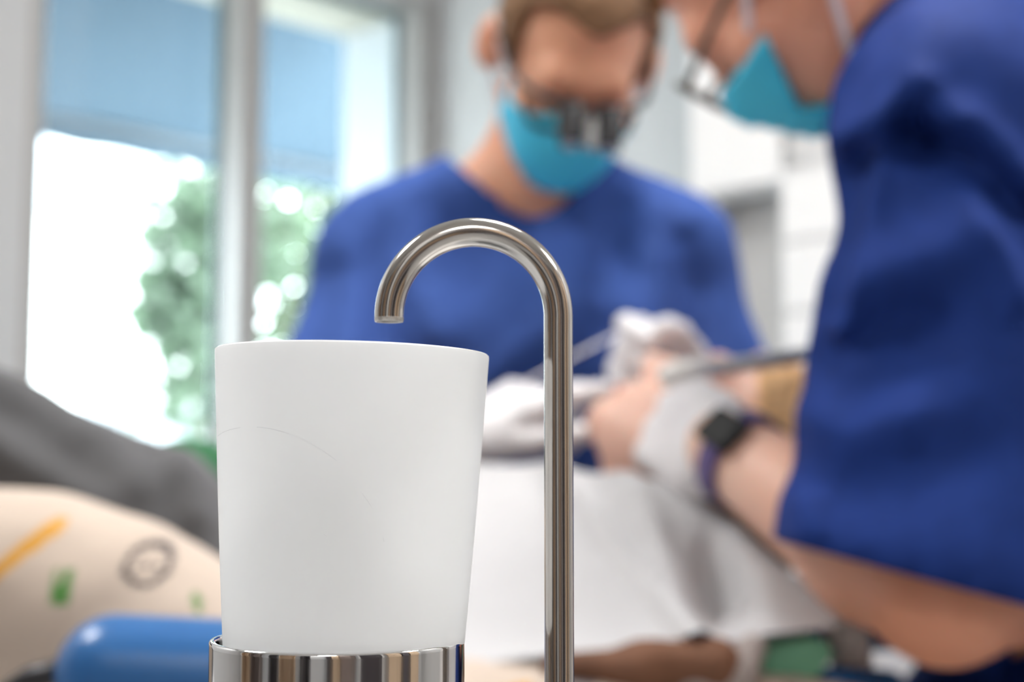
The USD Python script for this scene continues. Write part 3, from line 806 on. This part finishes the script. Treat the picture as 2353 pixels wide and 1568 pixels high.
fold = [([P(880, 540, 1.52), P(860, 640, 1.5), P(880, 780, 1.5)], .022, -1), ([P(1000, 480, 1.52), P(1060, 560, 1.5), P(1090, 640, 1.5)], .025, -1), ([P(1330, 700, 1.5), P(1200, 800, 1.5), P(1100, 900, 1.5)], .022, 1), ([P(1400, 760, 1.5), P(1300, 870, 1.5), P(1180, 1000, 1.5)], .02, -1),
        ([P(1570, 560, 1.5), P(1590, 680, 1.5), P(1585, 800, 1.5)], .016, -.7), ([P(1420, 480, 1.5), P(1400, 600, 1.5), P(1350, 720, 1.5)], .024, -1), ([P(940, 620, 1.5), P(1000, 760, 1.5)], .02, 1), ([P(1500, 600, 1.5), P(1510, 760, 1.5)], .022, 1), ([P(760, 640, 1.5), P(730, 800, 1.5)], .02, -1)]
shirt = wav(groove(shirt0, fold, .012, 1.60), .007, 9, 3)
ncut = uni([cap(HW(0, -.03, -.05), nb + [-.010, 0, .01], .076, .084), cap(nb + [0.012, -.06, .02], vb, .064, .020)], .01)
hemL, hemR = sL + (eL - sL) * .93, sR + (eR - sR) * .93
shirt = cut(shirt, ncut, both(cap(eL, eL + (eL - sL) * .6, .10), plane(hemL, -(eL - sL)))) if False else cut(shirt, ncut)
part(den, 'scrub_top', relax(solid(shirt, .005), 5), MT['scrub'], True)
part(den, 'hair', solid(local(wav(hair_field(.083), .004, 45, 5), Hc, RH), .004), MT['hair'], True, label='short brown hair')
fm = part(den, 'face_mask', solid(local(mask_field(), Hc, RH), .0032), MT['mask'], True, label='cyan blue surgical mask')
for s in (-1, 1):
    part(fm, 'ear_loop', cat(sweep(spline([HW(s * .062, .034, -.028), HW(s * .078, .010, -.006), HW(s * .088, -.018, .022)], 12), .0028, 8), sweep(spline([HW(s * .058, .030, -.085), HW(s * .075, .005, -.055), HW(s * .086, -.025, -.020)], 12), .0028, 8)), MT['strap'], True)
    part(den, 'glove', solid(off(hL if s < 0 else hR, .0014), .003), MT['glove'], True, label='thin white glove')
lo = part(den, 'loupes', cat(sweep(spline([HW(-.072, .070, .012), HW(-.04, .108, .012), HW(0, .116, .010), HW(.04, .108, .012), HW(.072, .070, .012)], 24), .0042, 8), sweep(spline([HW(-.072, .070, .012), HW(-.086, .0, .014)], 8), .003, 8), sweep(spline([HW(.072, .070, .012), HW(.086, .0, .014)], 8), .003, 8),
    sweep(spline([HW(-.06, .085, -.006), HW(-.035, .112, -.022), HW(0, .118, -.012), HW(.035, .112, -.022), HW(.06, .085, -.006)], 24), .003, 8)), MT['black'], True, label='dark magnifying loupes')
for s in (-1, 1):
    part(lo, 'barrel', cat(sweep([HW(s * .021 - .007, .105, .006), HW(s * .0205 - .007, .125, -.004), HW(s * .020 - .007, .143, -.014)], .0135, 20, radii=[.0145, .0145, .0125])), MT['black'], 40)
    part(lo, 'lens', sweep([HW(s * .020 - .007, .1435, -.0143), HW(s * .020 - .007, .1445, -.0148)], .0075, 20), MT['lens'], 40)
part(lo, 'lamp', cat(sweep([HW(-.007, .112, .006), HW(-.007, .134, -.006), HW(-.007, .146, -.013)], .006, 16, radii=[.005, .0055, .0055])), MT['cabinet_grey'], 40)
part(den, 'sleeve_tag', chbox(P(1706, 752, 1.555), P(1724, 790, 1.545), .001), mat('red_tag', (.45, .02, .05), .6), False, label='small red tag on the sleeve edge')
# seat and legs below the frame
tr = uni([cap(belly + [-.09, .02, -.10], belly + [.09, .02, -.10], .125), cap(belly + [-.09, 0, -.13], P(1000, 1084, 1.47) * [1, 1, 0] + [0, 0, .42], .085, .062), cap(belly + [.09, 0, -.13], (P(1176, 1084, 1.50) * [1, 1, 0]) + [.27, .1, .44], .085, .062),
          cap(P(1000, 1084, 1.47) * [1, 1, 0] + [0, 0, .42], P(1000, 1084, 1.47) * [1, 1, 0] + [0, .05, .09], .060, .05), cap((P(1176, 1084, 1.50) * [1, 1, 0]) + [.27, .1, .44], (P(1176, 1084, 1.50) * [1, 1, 0]) + [.27, .2, .09], .060, .05)], .03)
part(den, 'scrub_trousers', solid(tr, .012), MT['scrub'], True)
for q in (P(1000, 1084, 1.47) * [1, 1, 0] + [0, .05, .05], (P(1176, 1084, 1.50) * [1, 1, 0]) + [.27, .2, .05]):
    part(den, 'shoe', solid(uni([cap(q + [0, .06, -.01], q + [0, -.14, -.015], .040, .034)], .01), .008), MT['shoe'], True)
def stool(name, label, c, seat_z, m):
    st = thing(name, label, 'stool', (c[0], c[1], 0))
    part(st, 'seat', moved(lathe([(0.0001, seat_z), (.15, seat_z), (.175, seat_z - .012), (.18, seat_z - .03), (.175, seat_z - .05), (.15, seat_z - .06), (.0001, seat_z - .06)], 48), c), m, 40)
    part(st, 'column', moved(lathe([(.025, .08), (.025, seat_z - .06)], 20), c), MT['handle'], True)
    for k in range(5):
        a = k * 2 * math.pi / 5
        part(st, 'leg', sweep([np.r_[c, .09], np.r_[c[0] + .24 * math.cos(a), c[1] + .24 * math.sin(a), .06]], .016, 8), MT['handle'])
        part(st, 'caster', moved(trimesh.creation.icosphere(2, .028), (c[0] + .24 * math.cos(a), c[1] + .24 * math.sin(a)), .028), MT['black'], True)
    return st
stool('stool', 'round stool under the person in loupes', (belly[0], belly[1] + .04), belly[2] - .235, MT['blue'])

# ---------------------------------------------------------------- person 2: the assistant at the right
H2 = P(1788, -80, 1.13)
f2 = v3((-.47, .30, -.83)); up2 = v3((-.84, .15, .50))
R2 = frame(f2, up2)
def HX(x, y, z): return H2 + R2 @ v3((x, y, z))
near = -1 if HX(-.08, 0, 0)[1] < HX(.08, 0, 0)[1] else 1
nb2 = P(2150, 40, 1.13)
sN, sF = P(2270, 330, 1.02), P(2120, 180, 1.36)
e2, w2 = P(2170, 1356, .93), P(1665, 1030, 1.10)
chest2, belly2 = P(2420, 700, 1.17), P(2560, 1350, 1.16)
eF, wF = P(2170, 1000, 1.42), P(2060, 870, 1.29)
h2 = make_hand(w2, P(1515, 955, 1.20) - w2, (-.35, -.1, -.9), (0.1, 1, -.3), [(.3, .3, .15), (.3, .3, .15), (.3, .3, .2), (.3, .35, .2)], thumb_curl=(.2, .3), thumb_out=0.30, thumb_fold=.55, scale=1.08)
hF = make_hand(wF, P(1960, 825, 1.25) - wF, (-.2, -.3, .9), (-.4, -1, 0), [(.9, 1.0, .5)] * 4, scale=1.0, thumb_out=.4)
head2 = local(HEAD, H2, R2)
torso2 = uni([cap(nb2 + (sN - nb2) * .2, sN, .05, .062), cap(nb2 + (sF - nb2) * .2, sF, .05, .06), cap((nb2 + sN) / 2 + [.03, .05, -.08], chest2, .09, .12), cap((nb2 + sF) / 2 + [.03, 0, -.08], chest2, .09, .12), cap(chest2, belly2, .135, .145)], .05)
arm2 = uni([cap(sN, e2, .052, .043), cap(e2, P(2340, 1290, .97), .042, .058), cap(e2, P(2010, 1270, .985), .043, .046), cap(P(2010, 1270, .985), w2, .046, .031)], .02)
armF = uni([cap(sF, eF, .048, .040), cap(eF, wF, .042, .026)], .02)
neck2 = cap(HX(0, -.035, -.06), nb2, .054, .062)
b2 = uni([torso2, neck2, arm2, armF], .03)
def skin2(p):
    o = smin(b2(p), head2(p), .02)
    return np.minimum(np.minimum(o, off(h2, -.001)(p)), off(hF, -.001)(p))
skin2.box = boxes([b2, head2, h2, hF])
asst = thing('person', 'person in navy scrub top with gold earrings and a dark wrist watch', 'person', (belly2[0], belly2[1], 0.0))
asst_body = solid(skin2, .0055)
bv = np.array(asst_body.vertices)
lit_forearm = np.clip((P(1990, 1250, .98)[0] - bv[:, 0]) / .09, 0, 1)[:, None] * np.clip((P(1176, 840, 1.0)[2] - bv[:, 2]) / .02, 0, 1)[:, None] * np.ones((1, 1))  # paler forearm skin; wrist light and elbow shade painted into the colour
part(asst, 'body', asst_body, skin_painted_light('skin_tan_painted_light', .5), True, color=np.array([.70, .30, .18]) * (1 - lit_forearm) + np.array([.80, .52, .41]) * lit_forearm + np.array([.16, .10, .09]) * np.clip((bv[:, 2:3] - 1.0) / .03, 0, 1))  # ruddy face also lightened in colour to make up for missing light
sleeve_end = P(2095, 1290, .95)
hem_n = v3((-.30, -.05, -.95))
sl = uni([cap(P(2185, 330, 1.00), P(2190, 800, .985), .076, .084), cap(P(2190, 800, .985), P(2130, 1330, .95), .084, .104), cap(P(2400, 500, 1.03), P(2350, 1250, .99), .10, .11)], .05)
shirt2 = uni([off(torso2, .014), sl, cap(P(2330, 1560, 1.16), P(2700, 1500, 1.16), .05, .1), cap(sF, eF, .070, .075), cap(P(2140, 260, 1.02), P(2380, 140, 1.08), .062, .08), cap(P(2130, 160, 1.10), P(2330, -60, 1.15), .050, .07)], .05)
hemcut = plane(P(2084, 1322, .95), (-.254, 0, -.967))
folds2 = [([P(1925, 335, .92), P(2030, 275, .92), P(2110, 195, .92)], .012, 1.5), ([P(1935, 385, .92), P(2040, 325, .92), P(2090, 290, .92)], .016, -1.3), ([P(2104, 225, .92), P(2108, 280, .92), P(2118, 330, .92)], .013, -1.2), ([P(2150, 262, .92), P(2230, 285, .92), P(2290, 340, .92), P(2370, 425, .92)], .013, 1.6), ([P(2150, 320, .92), P(2230, 350, .92), P(2370, 500, .92)], .018, -1.5),
          ([P(2022, 330, .92), P(1990, 500, .92), P(1935, 760, .92)], .008, 1.1), ([P(1990, 350, .92), P(1960, 540, .92), P(1930, 700, .92)], .010, -1.1), ([P(1930, 160, .95), P(2000, 60, .95)], .02, -.8), ([P(2240, 450, .92), P(2300, 560, .92), P(2353, 680, .92)], .012, .9),
          ([P(1980, 650, .92), P(2080, 610, .92), P(2230, 540, .92)], .025, .8), ([P(1960, 800, .92), P(2100, 720, .92)], .022, -1.0), ([P(1950, 985, .9), P(2070, 950, .9)], .025, .8), ([P(1880, 950, .9), P(1990, 830, .9)], .015, .8), ([P(1930, 900, .9), P(2150, 780, .9)], .022, -1.0), ([P(2000, 1090, .9), P(2200, 1060, .9)], .025, -.6), ([P(1840, 1160, .88), P(1850, 1230, .88)], .012, .9)]
shirt2 = wav(groove(shirt2, folds2, .014, 1.02), .006, 8, 11)
inner = uni([cap(P(2130, 1400, .945), P(2160, 1150, .96), .075, .068), cap(P(2350, 1420, .985), P(2370, 1200, .995), .075, .072)], .05)
zone = both(uni([cap(P(1900, 1300, .93), P(2400, 1380, .97), .15)]), hemcut)
def sl_cut(p):
    low = np.maximum(shirt2(p), hemcut(p))                 # the sleeve ends at its hem
    low = np.maximum(low, -np.maximum(inner(p), -hemcut(p) - .05))
    return np.where(smooth_zone(p), low, shirt2(p))
def smooth_zone(p): return (p[:, 1] < 1.075) & (p[:, 2] < P(2084, 1000, .95)[2])
sl_cut.box = shirt2.box
ncut2 = cap(HX(0, -.03, -.05), nb2 + [-.01, 0, .0], .066, .070)
shirt2b = cut(sl_cut, ncut2); shirt2b.box = shirt2.box
part(asst, 'scrub_top', solid(shirt2b, .0065), MT['scrub_dark'], True)
part(asst, 'hair', solid(local(wav(hair_field(.075, .016), .004, 45, 8), H2, R2), .0045), MT['hair'], True, label='brown hair above the top edge of the picture')
fm = part(asst, 'face_mask', solid(local(mask_field(.092, -.75, -.078), H2, R2), .0032), MT['mask'], True, label='cyan blue surgical mask')
for s in (-1, 1):
    part(fm, 'ear_loop', cat(sweep(spline([HX(s * .062, .062, -.018), HX(s * .078, .036, -.002), HX(s * .086, .010, .012), HX(s * .092, -.018, .026)], 12), .0034, 8), sweep(spline([HX(s * .050, .050, -.106), HX(s * .078, .018, -.072), HX(s * .092, -.012, -.042)], 12), .0034, 8)), MT['strap'], True)
    part(asst, 'glove', solid(off(h2 if s < 0 else hF, .0014), .003), MT['glove'], True, label='thin white glove')
for s in (-1, 1):
    part(asst, 'earring', cat(moved(trimesh.creation.torus(.007, .0022), (0, 0)).apply_transform(trimesh.transformations.translation_matrix(HX(s * .092, .006, -.054))), trimesh.creation.icosphere(2, .0042).apply_transform(trimesh.transformations.translation_matrix(HX(s * .094, .000, -.043)))), MT['gold'], True, label='gold earring')
gl = part(asst, 'spectacles', cat(*[sweep(spline([HX(s * .033 + .024 * math.cos(a), .122, -.002 + .020 * math.sin(a)) for a in np.linspace(0, 2 * math.pi, 17)], 40), .0032, 8) for s in (-1, 1)], *[sweep(spline([HX(s * .060, .118, .006), HX(s * .082, .07, .008), HX(s * .088, -.01, .010)], 16), .0030, 8) for s in (-1, 1)], sweep(spline([HX(-.010, .122, .004), HX(0, .125, .007), HX(.010, .122, .004)], 8), .0017, 8)), MT['spectacle'], True, label='thin dark spectacles')
for s in (-1, 1):
    part(gl, 'spectacle_lens', local_l := trimesh.Trimesh(*[np.array([HX(s * .033, .122, -.002)] + [HX(s * .033 + .023 * math.cos(a), .122, -.002 + .019 * math.sin(a)) for a in np.linspace(0, 2 * math.pi, 25)[:-1]]), np.array([[0, i + 1, (i + 1) % 24 + 1] for i in range(24)])], process=False), MT['lens_glint'], False)
# watch
wa = (w2 - e2) / np.linalg.norm(w2 - e2)
wc = w2 - wa * .022
wo = v3((-.35, -.80, .45)); wo = wo - wa * (wo @ wa); wo /= np.linalg.norm(wo)
wq = np.cross(wa, wo)
def band(ang0, ang1, r0, r1, half):
    fs = []
    A = np.linspace(ang0, ang1, 40)
    G = np.array([[wc + wa * h + (wo * math.cos(a) + wq * math.sin(a)) * r1 for a in A] for h in np.linspace(-half, half, 5)])
    return sheet(G, r1 - r0)
wt = part(asst, 'watch', band(0.0, 2 * math.pi, .0325, .0360, .0095), MT['violet'], True, label='dark violet watch band')
RW = np.stack([wq, wa, wo], 1)
part(wt, 'watch_case', relax(solid(rbox(wc + wo * .0385, (.015, .018, .005), .004, RW), .0015), 2), MT['watch_glass'], True, label='black watch face')
part(wt, 'crown', solid(cap(wc + wo * .0385 + wq * .016, wc + wo * .0385 + wq * .018, .003), .001), MT['handle'], True)
# legs and stool
tr2 = uni([cap(belly2 + [0, -.06, -.12], belly2 + [0, .10, -.12], .135), cap(belly2 + [-.02, -.08, -.16], belly2 + [-.18, -.12, -.19], .09, .07), cap(belly2 + [-.02, .12, -.16], belly2 + [-.16, .22, -.19], .09, .07), cap(belly2 + [-.18, -.12, -.19], v3((belly2[0] - .15, belly2[1] - .12, .09)), .066, .05), cap(belly2 + [-.16, .22, -.19], v3((belly2[0] - .13, belly2[1] + .22, .09)), .066, .05)], .03)
part(asst, 'scrub_trousers', solid(tr2, .012), MT['scrub_dark'], True)
for q in (v3((belly2[0] - .15, belly2[1] - .12, .05)), v3((belly2[0] - .13, belly2[1] + .22, .05))):
    part(asst, 'shoe', solid(uni([cap(q + [.06, 0, -.01], q + [-.14, 0, -.015], .040, .034)], .01), .008), MT['shoe'], True)
stool('stool', 'round stool under the person with gold earrings', (belly2[0] + .02, belly2[1] + .02), belly2[2] - .268, MT['blue'])

# ---------------------------------------------------------------- person 3: the patient lying back
S3 = .88
H3 = P(1665, 1045, 1.25)
f3 = v3((-.34, .14, .93)); up3 = v3((.94, .02, .34))
R3 = frame(f3, up3)
def HP(x, y, z): return H3 + R3 @ (v3((x, y, z)) * S3)
head3 = local(HEAD, H3, R3, S3)
tc0, tc1 = P(1330, 1084, 1.15) * [1, 1, 0] + [0, 0, .600], P(760, 1084, 1.15) * [1, 1, 0] + [0, 0, .615]
b3 = uni([cap(HP(0, -.03, -.06), P(1440, 1225, 1.25), .052, .048), cap(P(1450, 1084, 1.14) * [1, 1, 0] + [0, 0, .63], P(1450, 1084, 1.28) * [1, 1, 0] + [0, 0, .66], .045), cap(tc0 + [0, -.05, 0], tc1 + [0, -.05, 0], .065, .065), cap(tc0 + [0, .05, 0], tc1 + [0, .05, 0], .075, .075)], .04)
def skin3(p): return smin(b3(p), head3(p), .02)
skin3.box = boxes([b3, head3])
pat = thing('person', 'fair-haired patient lying back under the white bib in grey trousers', 'person', (tc1[0], tc1[1], .55))
part(pat, 'body', solid(skin3, .005), MT['skin_pale'], True)
def hair3():
    sc = off(ell((0, -.020, .034), (.076, .098, .088)), .012)
    def d(p):
        x, y, z = p.T
        return np.maximum(sc(p), np.minimum(.058 + .5 * (y - .07) - z, np.maximum(y + .015, -.05 - z)))
    d.box = (v3((-.12, -.14, -.10)), v3((.12, .12, .15)))
    return d
part(pat, 'top', solid(uni([cap(tc0 + [0, -.05, 0], tc1 + [0, -.05, 0], .070, .070), cap(tc0 + [0, .05, 0], tc1 + [0, .05, 0], .080, .080)], .04), .008), mat('cream_top', (.66, .55, .48), .85), True, label='cream top under the bib')
part(pat, 'hair', solid(local(wav(hair3(), .004, 40, 4), H3, R3, S3), .004), MT['hair_fair'], True, label='fair ginger hair')
part(pat, 'lips', solid(local(uni([cap((-.018, .0905, -.061), (.018, .0905, -.061), .0065), cap((-.015, .0925, -.076), (.015, .0925, -.076), .0075)], .003), H3, R3, S3), .0018), MT['lip'], True, label='pink lips')
leg = uni([cap(P(330, 1225, 1.16), P(-60, 1050, 1.16), .066, .068), cap(P(-60, 1050, 1.16), P(-420, 900, 1.17), .066, .055), cap(P(330, 1225, 1.16), tc1 + [0, 0, .01], .066, .085), cap(P(330, 1200, 1.30), P(-300, 1010, 1.33), .065, .06), cap(P(-420, 900, 1.17), [-.74, 1.16, .615], .055, .042), cap(P(-300, 1010, 1.33), [-.72, 1.31, .615], .055, .042)], .03)
legfold = [([P(0, 1010, 1.08), P(120, 1090, 1.08), P(240, 1150, 1.08)], .016, 1), ([P(-40, 930, 1.08), P(150, 1060, 1.08), P(300, 1170, 1.08)], .016, -1), ([P(330, 1010, 1.08), P(390, 1120, 1.08), P(410, 1240, 1.08)], .016, -1.2), ([P(420, 1060, 1.09), P(450, 1180, 1.09)], .014, .8)]
part(pat, 'trousers', solid(wav(groove(leg, legfold, .008, 1.18), .004, 12, 2), .006), MT['trousers'], True, label='grey knit trousers')

for q in (v3((-.755, 1.16, .590)), v3((-.735, 1.31, .590))):
    part(pat, 'shoe', solid(uni([cap(q + [.05, 0, -.022], q + [-.12, 0, -.026], .036, .030), cap(q + [.02, 0, .0], q + [.0, 0, .03], .040, .036)], .02), .006), MT['shoe'], True, label='white shoe')
# ---------------------------------------------------------------- bib, cloths, chair
def lerp_poly(pts, s):
    p = np.asarray(pts, float)
    t = np.r_[0, np.cumsum(np.linalg.norm(np.diff(p, axis=0), axis=1))]; t /= t[-1]
    return np.stack([np.interp(s, t, p[:, k]) for k in range(p.shape[1])], -1)
nS, nT = 110, 60
far = lerp_poly([(640, 1085, 1.30), (1000, 1066, 1.31), (1250, 1072, 1.28), (1400, 1096, 1.185), (1540, 1112, 1.15), (1620, 1145, 1.13), (1790, 1290, 1.07), (1925, 1422, 1.01)], np.linspace(0, 1, nS))
near_e = lerp_poly([(620, 1545, .97), (1070, 1532, .97), (1250, 1508, .965), (1500, 1486, .965), (1700, 1468, .97), (1925, 1440, .99)], np.linspace(0, 1, nS))
G = np.zeros((nT, nS, 3))
tt = np.linspace(0, 1, nT)
for j in range(nS):
    for i, q in enumerate(tt):
        a = far[j] * (1 - q) + near_e[j] * q
        s_ = j / (nS - 1)
        y = far[j][2] + (near_e[j][2] - far[j][2]) * (1 - math.cos(q * math.pi / 2)) * .35 + (near_e[j][2] - far[j][2]) * q * .65
        pt = P(a[0], a[1], y)
        G[i, j] = pt
fo = meshkit.fbm(G * 9.0, 3, 4) - .5
G[:, :, 2] += fo * .022 * (np.sin(np.pi * np.clip(tt, .0001, .9999)) ** .8)[:, None]
ss = np.linspace(0, 1, nS)[None, :]; tq = tt[:, None]
ridge = .010 * np.exp(-((ss - .66 - .18 * (tq - .5)) / .035) ** 2) - .030 * np.exp(-((ss - .76 - .06 * (tq - .3)) / .045) ** 2) * np.exp(-((tq - .55) / .3) ** 2) + .008 * np.exp(-((ss - .45 - .3 * tq) / .03) ** 2)
G[:, :, 1] -= ridge * 1.4; G[:, :, 2] += ridge * .6
bib = thing('dental_bib', 'white paper bib spread over the patient beside the spout', 'bib', tuple(G.mean((0, 1)) * [1, 1, 0] + [0, 0, G[:, :, 2].min()]))
part(bib, 'bib_sheet', sheet(G, .0012), MT['bib'], True)

rr = .070
path = [(-420, 1185), (-150, 1152), (60, 1138), (180, 1160), (330, 1238), (520, 1360), (780, 1485), (1100, 1535), (1400, 1552), (1740, 1566), (2000, 1590)]
cy = [1.00, 1.0, .99, .985, .98, .975, .97, .975, .98, .99, 1.0]
cen = [P(x, y, q) - [0, 0, rr] for (x, y), q in zip(path, cy)]
cen_s = spline(cen, 15)
blank = wav(uni([cap(a, b, rr) for a, b in zip(cen_s[:-1], cen_s[1:])], .02), .003, 14, 9)
def drape(p):
    o = blank(p)
    for k in range(1, 8):
        o = smin(o, blank(p + [0, 0, .03 * k]) + .0012 * k, .012)
    return np.maximum(o, .533 - p[:, 2])
drape.box = (blank.box[0] - [0, 0, .17], blank.box[1])
bm = solid(drape, .0032)
def to_px(v):
    q = v - EYE
    c, s = math.cos(PITCH), math.sin(PITCH)
    dep = q[:, 1] * c + q[:, 2] * s
    return np.stack([1176.5 + F * q[:, 0] / dep, 784 - F * (-q[:, 1] * s + q[:, 2] * c) / dep], 1)
# prints: laid out on the cloth in millimetres along x and z of its front
v = np.array(bm.vertices)
col = np.tile([.56, .46, .38], (len(v), 1)).astype(float)
front = v[:, 1] < 0.985
xz = v[:, [0, 2]]
def loc(px, py): q = P(px, py, .93); return np.array([q[0], q[2]])
def seg_dist(a, b):
    a, b = loc(*a), loc(*b); ab = b - a
    t = np.clip(((xz - a) @ ab) / (ab @ ab), 0, 1)
    return np.linalg.norm(xz - a - t[:, None] * ab, axis=1)
def ink(d, w, c):
    m = front & (d < w); col[m] = c
ink(seg_dist((-30, 1345), (125, 1207)), .0050, (.62, .30, .03))
def poly(pts):
    from shapely import Polygon, points, contains
    return contains(Polygon([tuple(loc(*q)) for q in pts]), points(xz))
for shp in ([(130, 1385), (137, 1305), (151, 1305), (153, 1340), (163, 1340), (165, 1305), (178, 1305), (183, 1385)], [(452, 1400), (445, 1362), (458, 1362), (470, 1405)]):
    col[front & poly(shp)] = (.07, .22, .04)
c0 = loc(338, 1298)
d0 = np.linalg.norm(xz - c0, axis=1)
ink(np.abs(d0 - .0125), .0021, (.05, .04, .045))
m_ = xz[:, 1] < c0[1] - .000
ink(np.where(m_ & False, np.abs(np.linalg.norm(xz - (c0 + [0, .001]), axis=1) - .0068), 1), .0026, (.05, .04, .045))
ink(seg_dist((312, 1302), (364, 1302)), .0013, (.05, .04, .045))
ink(np.minimum(np.linalg.norm(xz - (c0 + [-.005, .006]), axis=1), np.linalg.norm(xz - (c0 + [.005, .006]), axis=1)), .0018, (.25, .2, .2))
ink(np.linalg.norm(xz - loc(1340, 1568), axis=1), .010, (.20, .17, .17))
ink(seg_dist((1150, 1600), (1210, 1590)), .004, (.62, .30, .03))
pb = thing('printed_blanket', 'cream cloth printed with a pencil, a smiley face and green marks', 'cloth', (cen[4][0], cen[4][1], cen[4][2] - rr))
part(pb, 'cloth', bm, MT['cream'], True, color=col)

bc = thing('brown_cloth', 'crumpled brown cloth tucked under the lower edge of the bib', 'cloth', tuple(P(1450, 1540, .97)))
part(bc, 'fold', solid(wav(uni([cap(P(1270, 1532, .955), P(1480, 1530, .955), .008, .013), cap(P(1480, 1530, .955), P(1640, 1524, .955), .013, .018)], .02), .003, 30, 3), .003), MT['brown'], True)
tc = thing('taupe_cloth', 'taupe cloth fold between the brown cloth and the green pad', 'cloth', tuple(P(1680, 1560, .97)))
part(tc, 'fold', solid(wav(uni([cap(P(1600, 1572, .955), P(1690, 1545, .96), .014, .012), cap(P(1690, 1545, .96), P(1730, 1490, .975), .010, .010)], .02), .003, 30, 6), .003), MT['taupe_fold'], True)

chair = thing('dental_chair', 'blue upholstered dental chair carrying the patient', 'dental chair', (P(900, 1084, 1.15)[0], 1.15, 0))
bx0, bx1 = P(-1500, 1084, 1.15)[0], P(1500, 1084, 1.15)[0]
part(chair, 'seat_cushion', relax(solid(rbox(((bx0 + bx1) / 2, 1.17, .485), ((bx1 - bx0) / 2, .21, .045), .04), .008)), MT['blue'], True)
part(chair, 'seat_shell', relax(solid(rbox(((bx0 + bx1) / 2, 1.17, .425), ((bx1 - bx0) / 2 - .02, .19, .03), .025), .008)), MT['chair_shell'], True)
part(chair, 'pedestal', relax(solid(uni([rbox(((bx0 + bx1) / 2, 1.17, .21), (.14, .12, .19), .04)], .02), .012)), MT['chair_shell'], True)
part(chair, 'foot_plate', chbox(((bx0 + bx1) / 2 - .4, .95, 0), ((bx0 + bx1) / 2 + .4, 1.41, .03), .01), MT['cabinet_grey'], False)
armr = part(chair, 'armrest', relax(solid(uni([cap(P(265, 1530, .80) - [0, 0, .0], P(620, 1545, .80), .027, .026), cap(P(245, 1560, .80), P(640, 1580, .80), .024, .026)], .02), .004)), MT['blue'], True, label='glossy blue armrest pad')
part(armr, 'bracket', sweep(spline([P(180, 1560, .80), P(110, 1548, .80), P(40, 1580, .80), P(0, 1680, .82), P(-60, 1880, .93), P(-60, 2010, .99)], 24), .0075, 10), MT['dark_metal'], True)
part(chair, 'armrest_post', sweep(spline([P(420, 1590, .80), P(420, 1750, .84), P(420, 1975, 1.0)], 12), .014, 12), MT['dark_metal'], True)
part(chair, 'front_pad', relax(solid(rbox(((P(1020, 1084, .9)[0] + P(1165, 1084, .9)[0]) / 2, .915, .632), ((P(1165, 1084, .9)[0] - P(1020, 1084, .9)[0]) / 2, .075, .028), .022), .004)), MT['blue'], True)
part(chair, 'front_pad_bracket', chbox((P(1080, 1084, .9)[0], .90, .46), (P(1140, 1084, .9)[0], .96, .61), .006), MT['dark_metal'], False)
part(chair, 'headrest', relax(solid(rbox(H3 + [.05, 0, -.135], (.10, .10, .025), .024), .006)), MT['blue'], True)
part(chair, 'headrest_post', sweep([H3 + [.03, 0, -.14], v3((H3[0] - .05, H3[1], .54))], .018, 12), MT['handle'], True)
part(chair, 'backrest_pad', relax(solid(uni([cap(P(1915, 1582, 1.02), P(2040, 1586, 1.02), .016, .014)], .02), .004)), MT['blue'], True)
part(chair, 'backrest_post', relax(solid(uni([cap(P(1925, 1445, 1.06), P(1965, 1620, 1.06), .0115, .012), cap(P(1965, 1470, 1.06), P(1975, 1640, 1.06), .0115, .012)], .01), .003)), MT['chair_shell'], True, label='white upright post')
gpp = [(1722, 1482), (1800, 1474), (1872, 1466), (1905, 1482), (1915, 1502), (1885, 1548), (1850, 1590), (1690, 1590)]
from shapely import Polygon
def pad_prism(pts, y, th):
    q = np.array([P(a, b, y)[[0, 2]] for a, b in pts])
    pg = Polygon(q).buffer(-.006).buffer(.006)
    m = trimesh.creation.extrude_polygon(pg, th, engine='earcut')
    vv = np.array(m.vertices); m.vertices = np.stack([vv[:, 0], y + vv[:, 2], vv[:, 1]], 1); m.fix_normals()
    return m
part(chair, 'side_pad', pad_prism(gpp, 1.0, .03), MT['green'], False, label='matt green side pad')

gx = P(480, 1084, 1.75)[0]
gc = stool('stool', 'stool with a dark green rounded backrest behind the grey trousers', (gx - .02, 1.70), .50, MT['green_deep'])
part(gc, 'backrest', relax(solid(uni([cap(P(425, 1150, 1.75), P(450, 1155, 1.75), .062, .062), cap(P(450, 1155, 1.75), P(500, 1300, 1.75), .062, .066), cap(P(425, 1130, 1.75), P(420, 1280, 1.75), .062, .06)], .03), .006)), MT['green_deep'], True)
part(gc, 'backrest_bar', sweep(spline([P(470, 1270, 1.80), [gx, 1.80, .56], [gx, 1.72, .45]], 12), .012, 10), MT['handle'], True)

# ---------------------------------------------------------------- tools held over the patient
sv = thing('suction_tube', 'grey suction tube with a white tip reaching into the mouth', 'suction tube', tuple(P(1700, 830, 1.16)))
part(sv, 'tube', sweep(spline([P(1930, 812, 1.20), P(1860, 815, 1.17), P(1790, 825, 1.12), P(1640, 846, 1.085)], 24), .0062, 14), MT['tube'], True)
part(sv, 'tip', sweep(spline([P(1645, 846, 1.0855), P(1580, 850, 1.075), P(1530, 866, 1.085)], 10), .009, 14, radii=np.linspace(.0078, .0095, 10)), MT['tip'], True, label='white plastic tip')
fl = thing('floss_strand', 'thin pale strand stretched between two gloved hands', 'dental floss', tuple(P(1320, 820, 1.34)))
part(fl, 'strand', sweep([P(1175, 898, 1.335), P(1320, 818, 1.335), P(1425, 764, 1.335)], .0016, 6), MT['floss'], True)
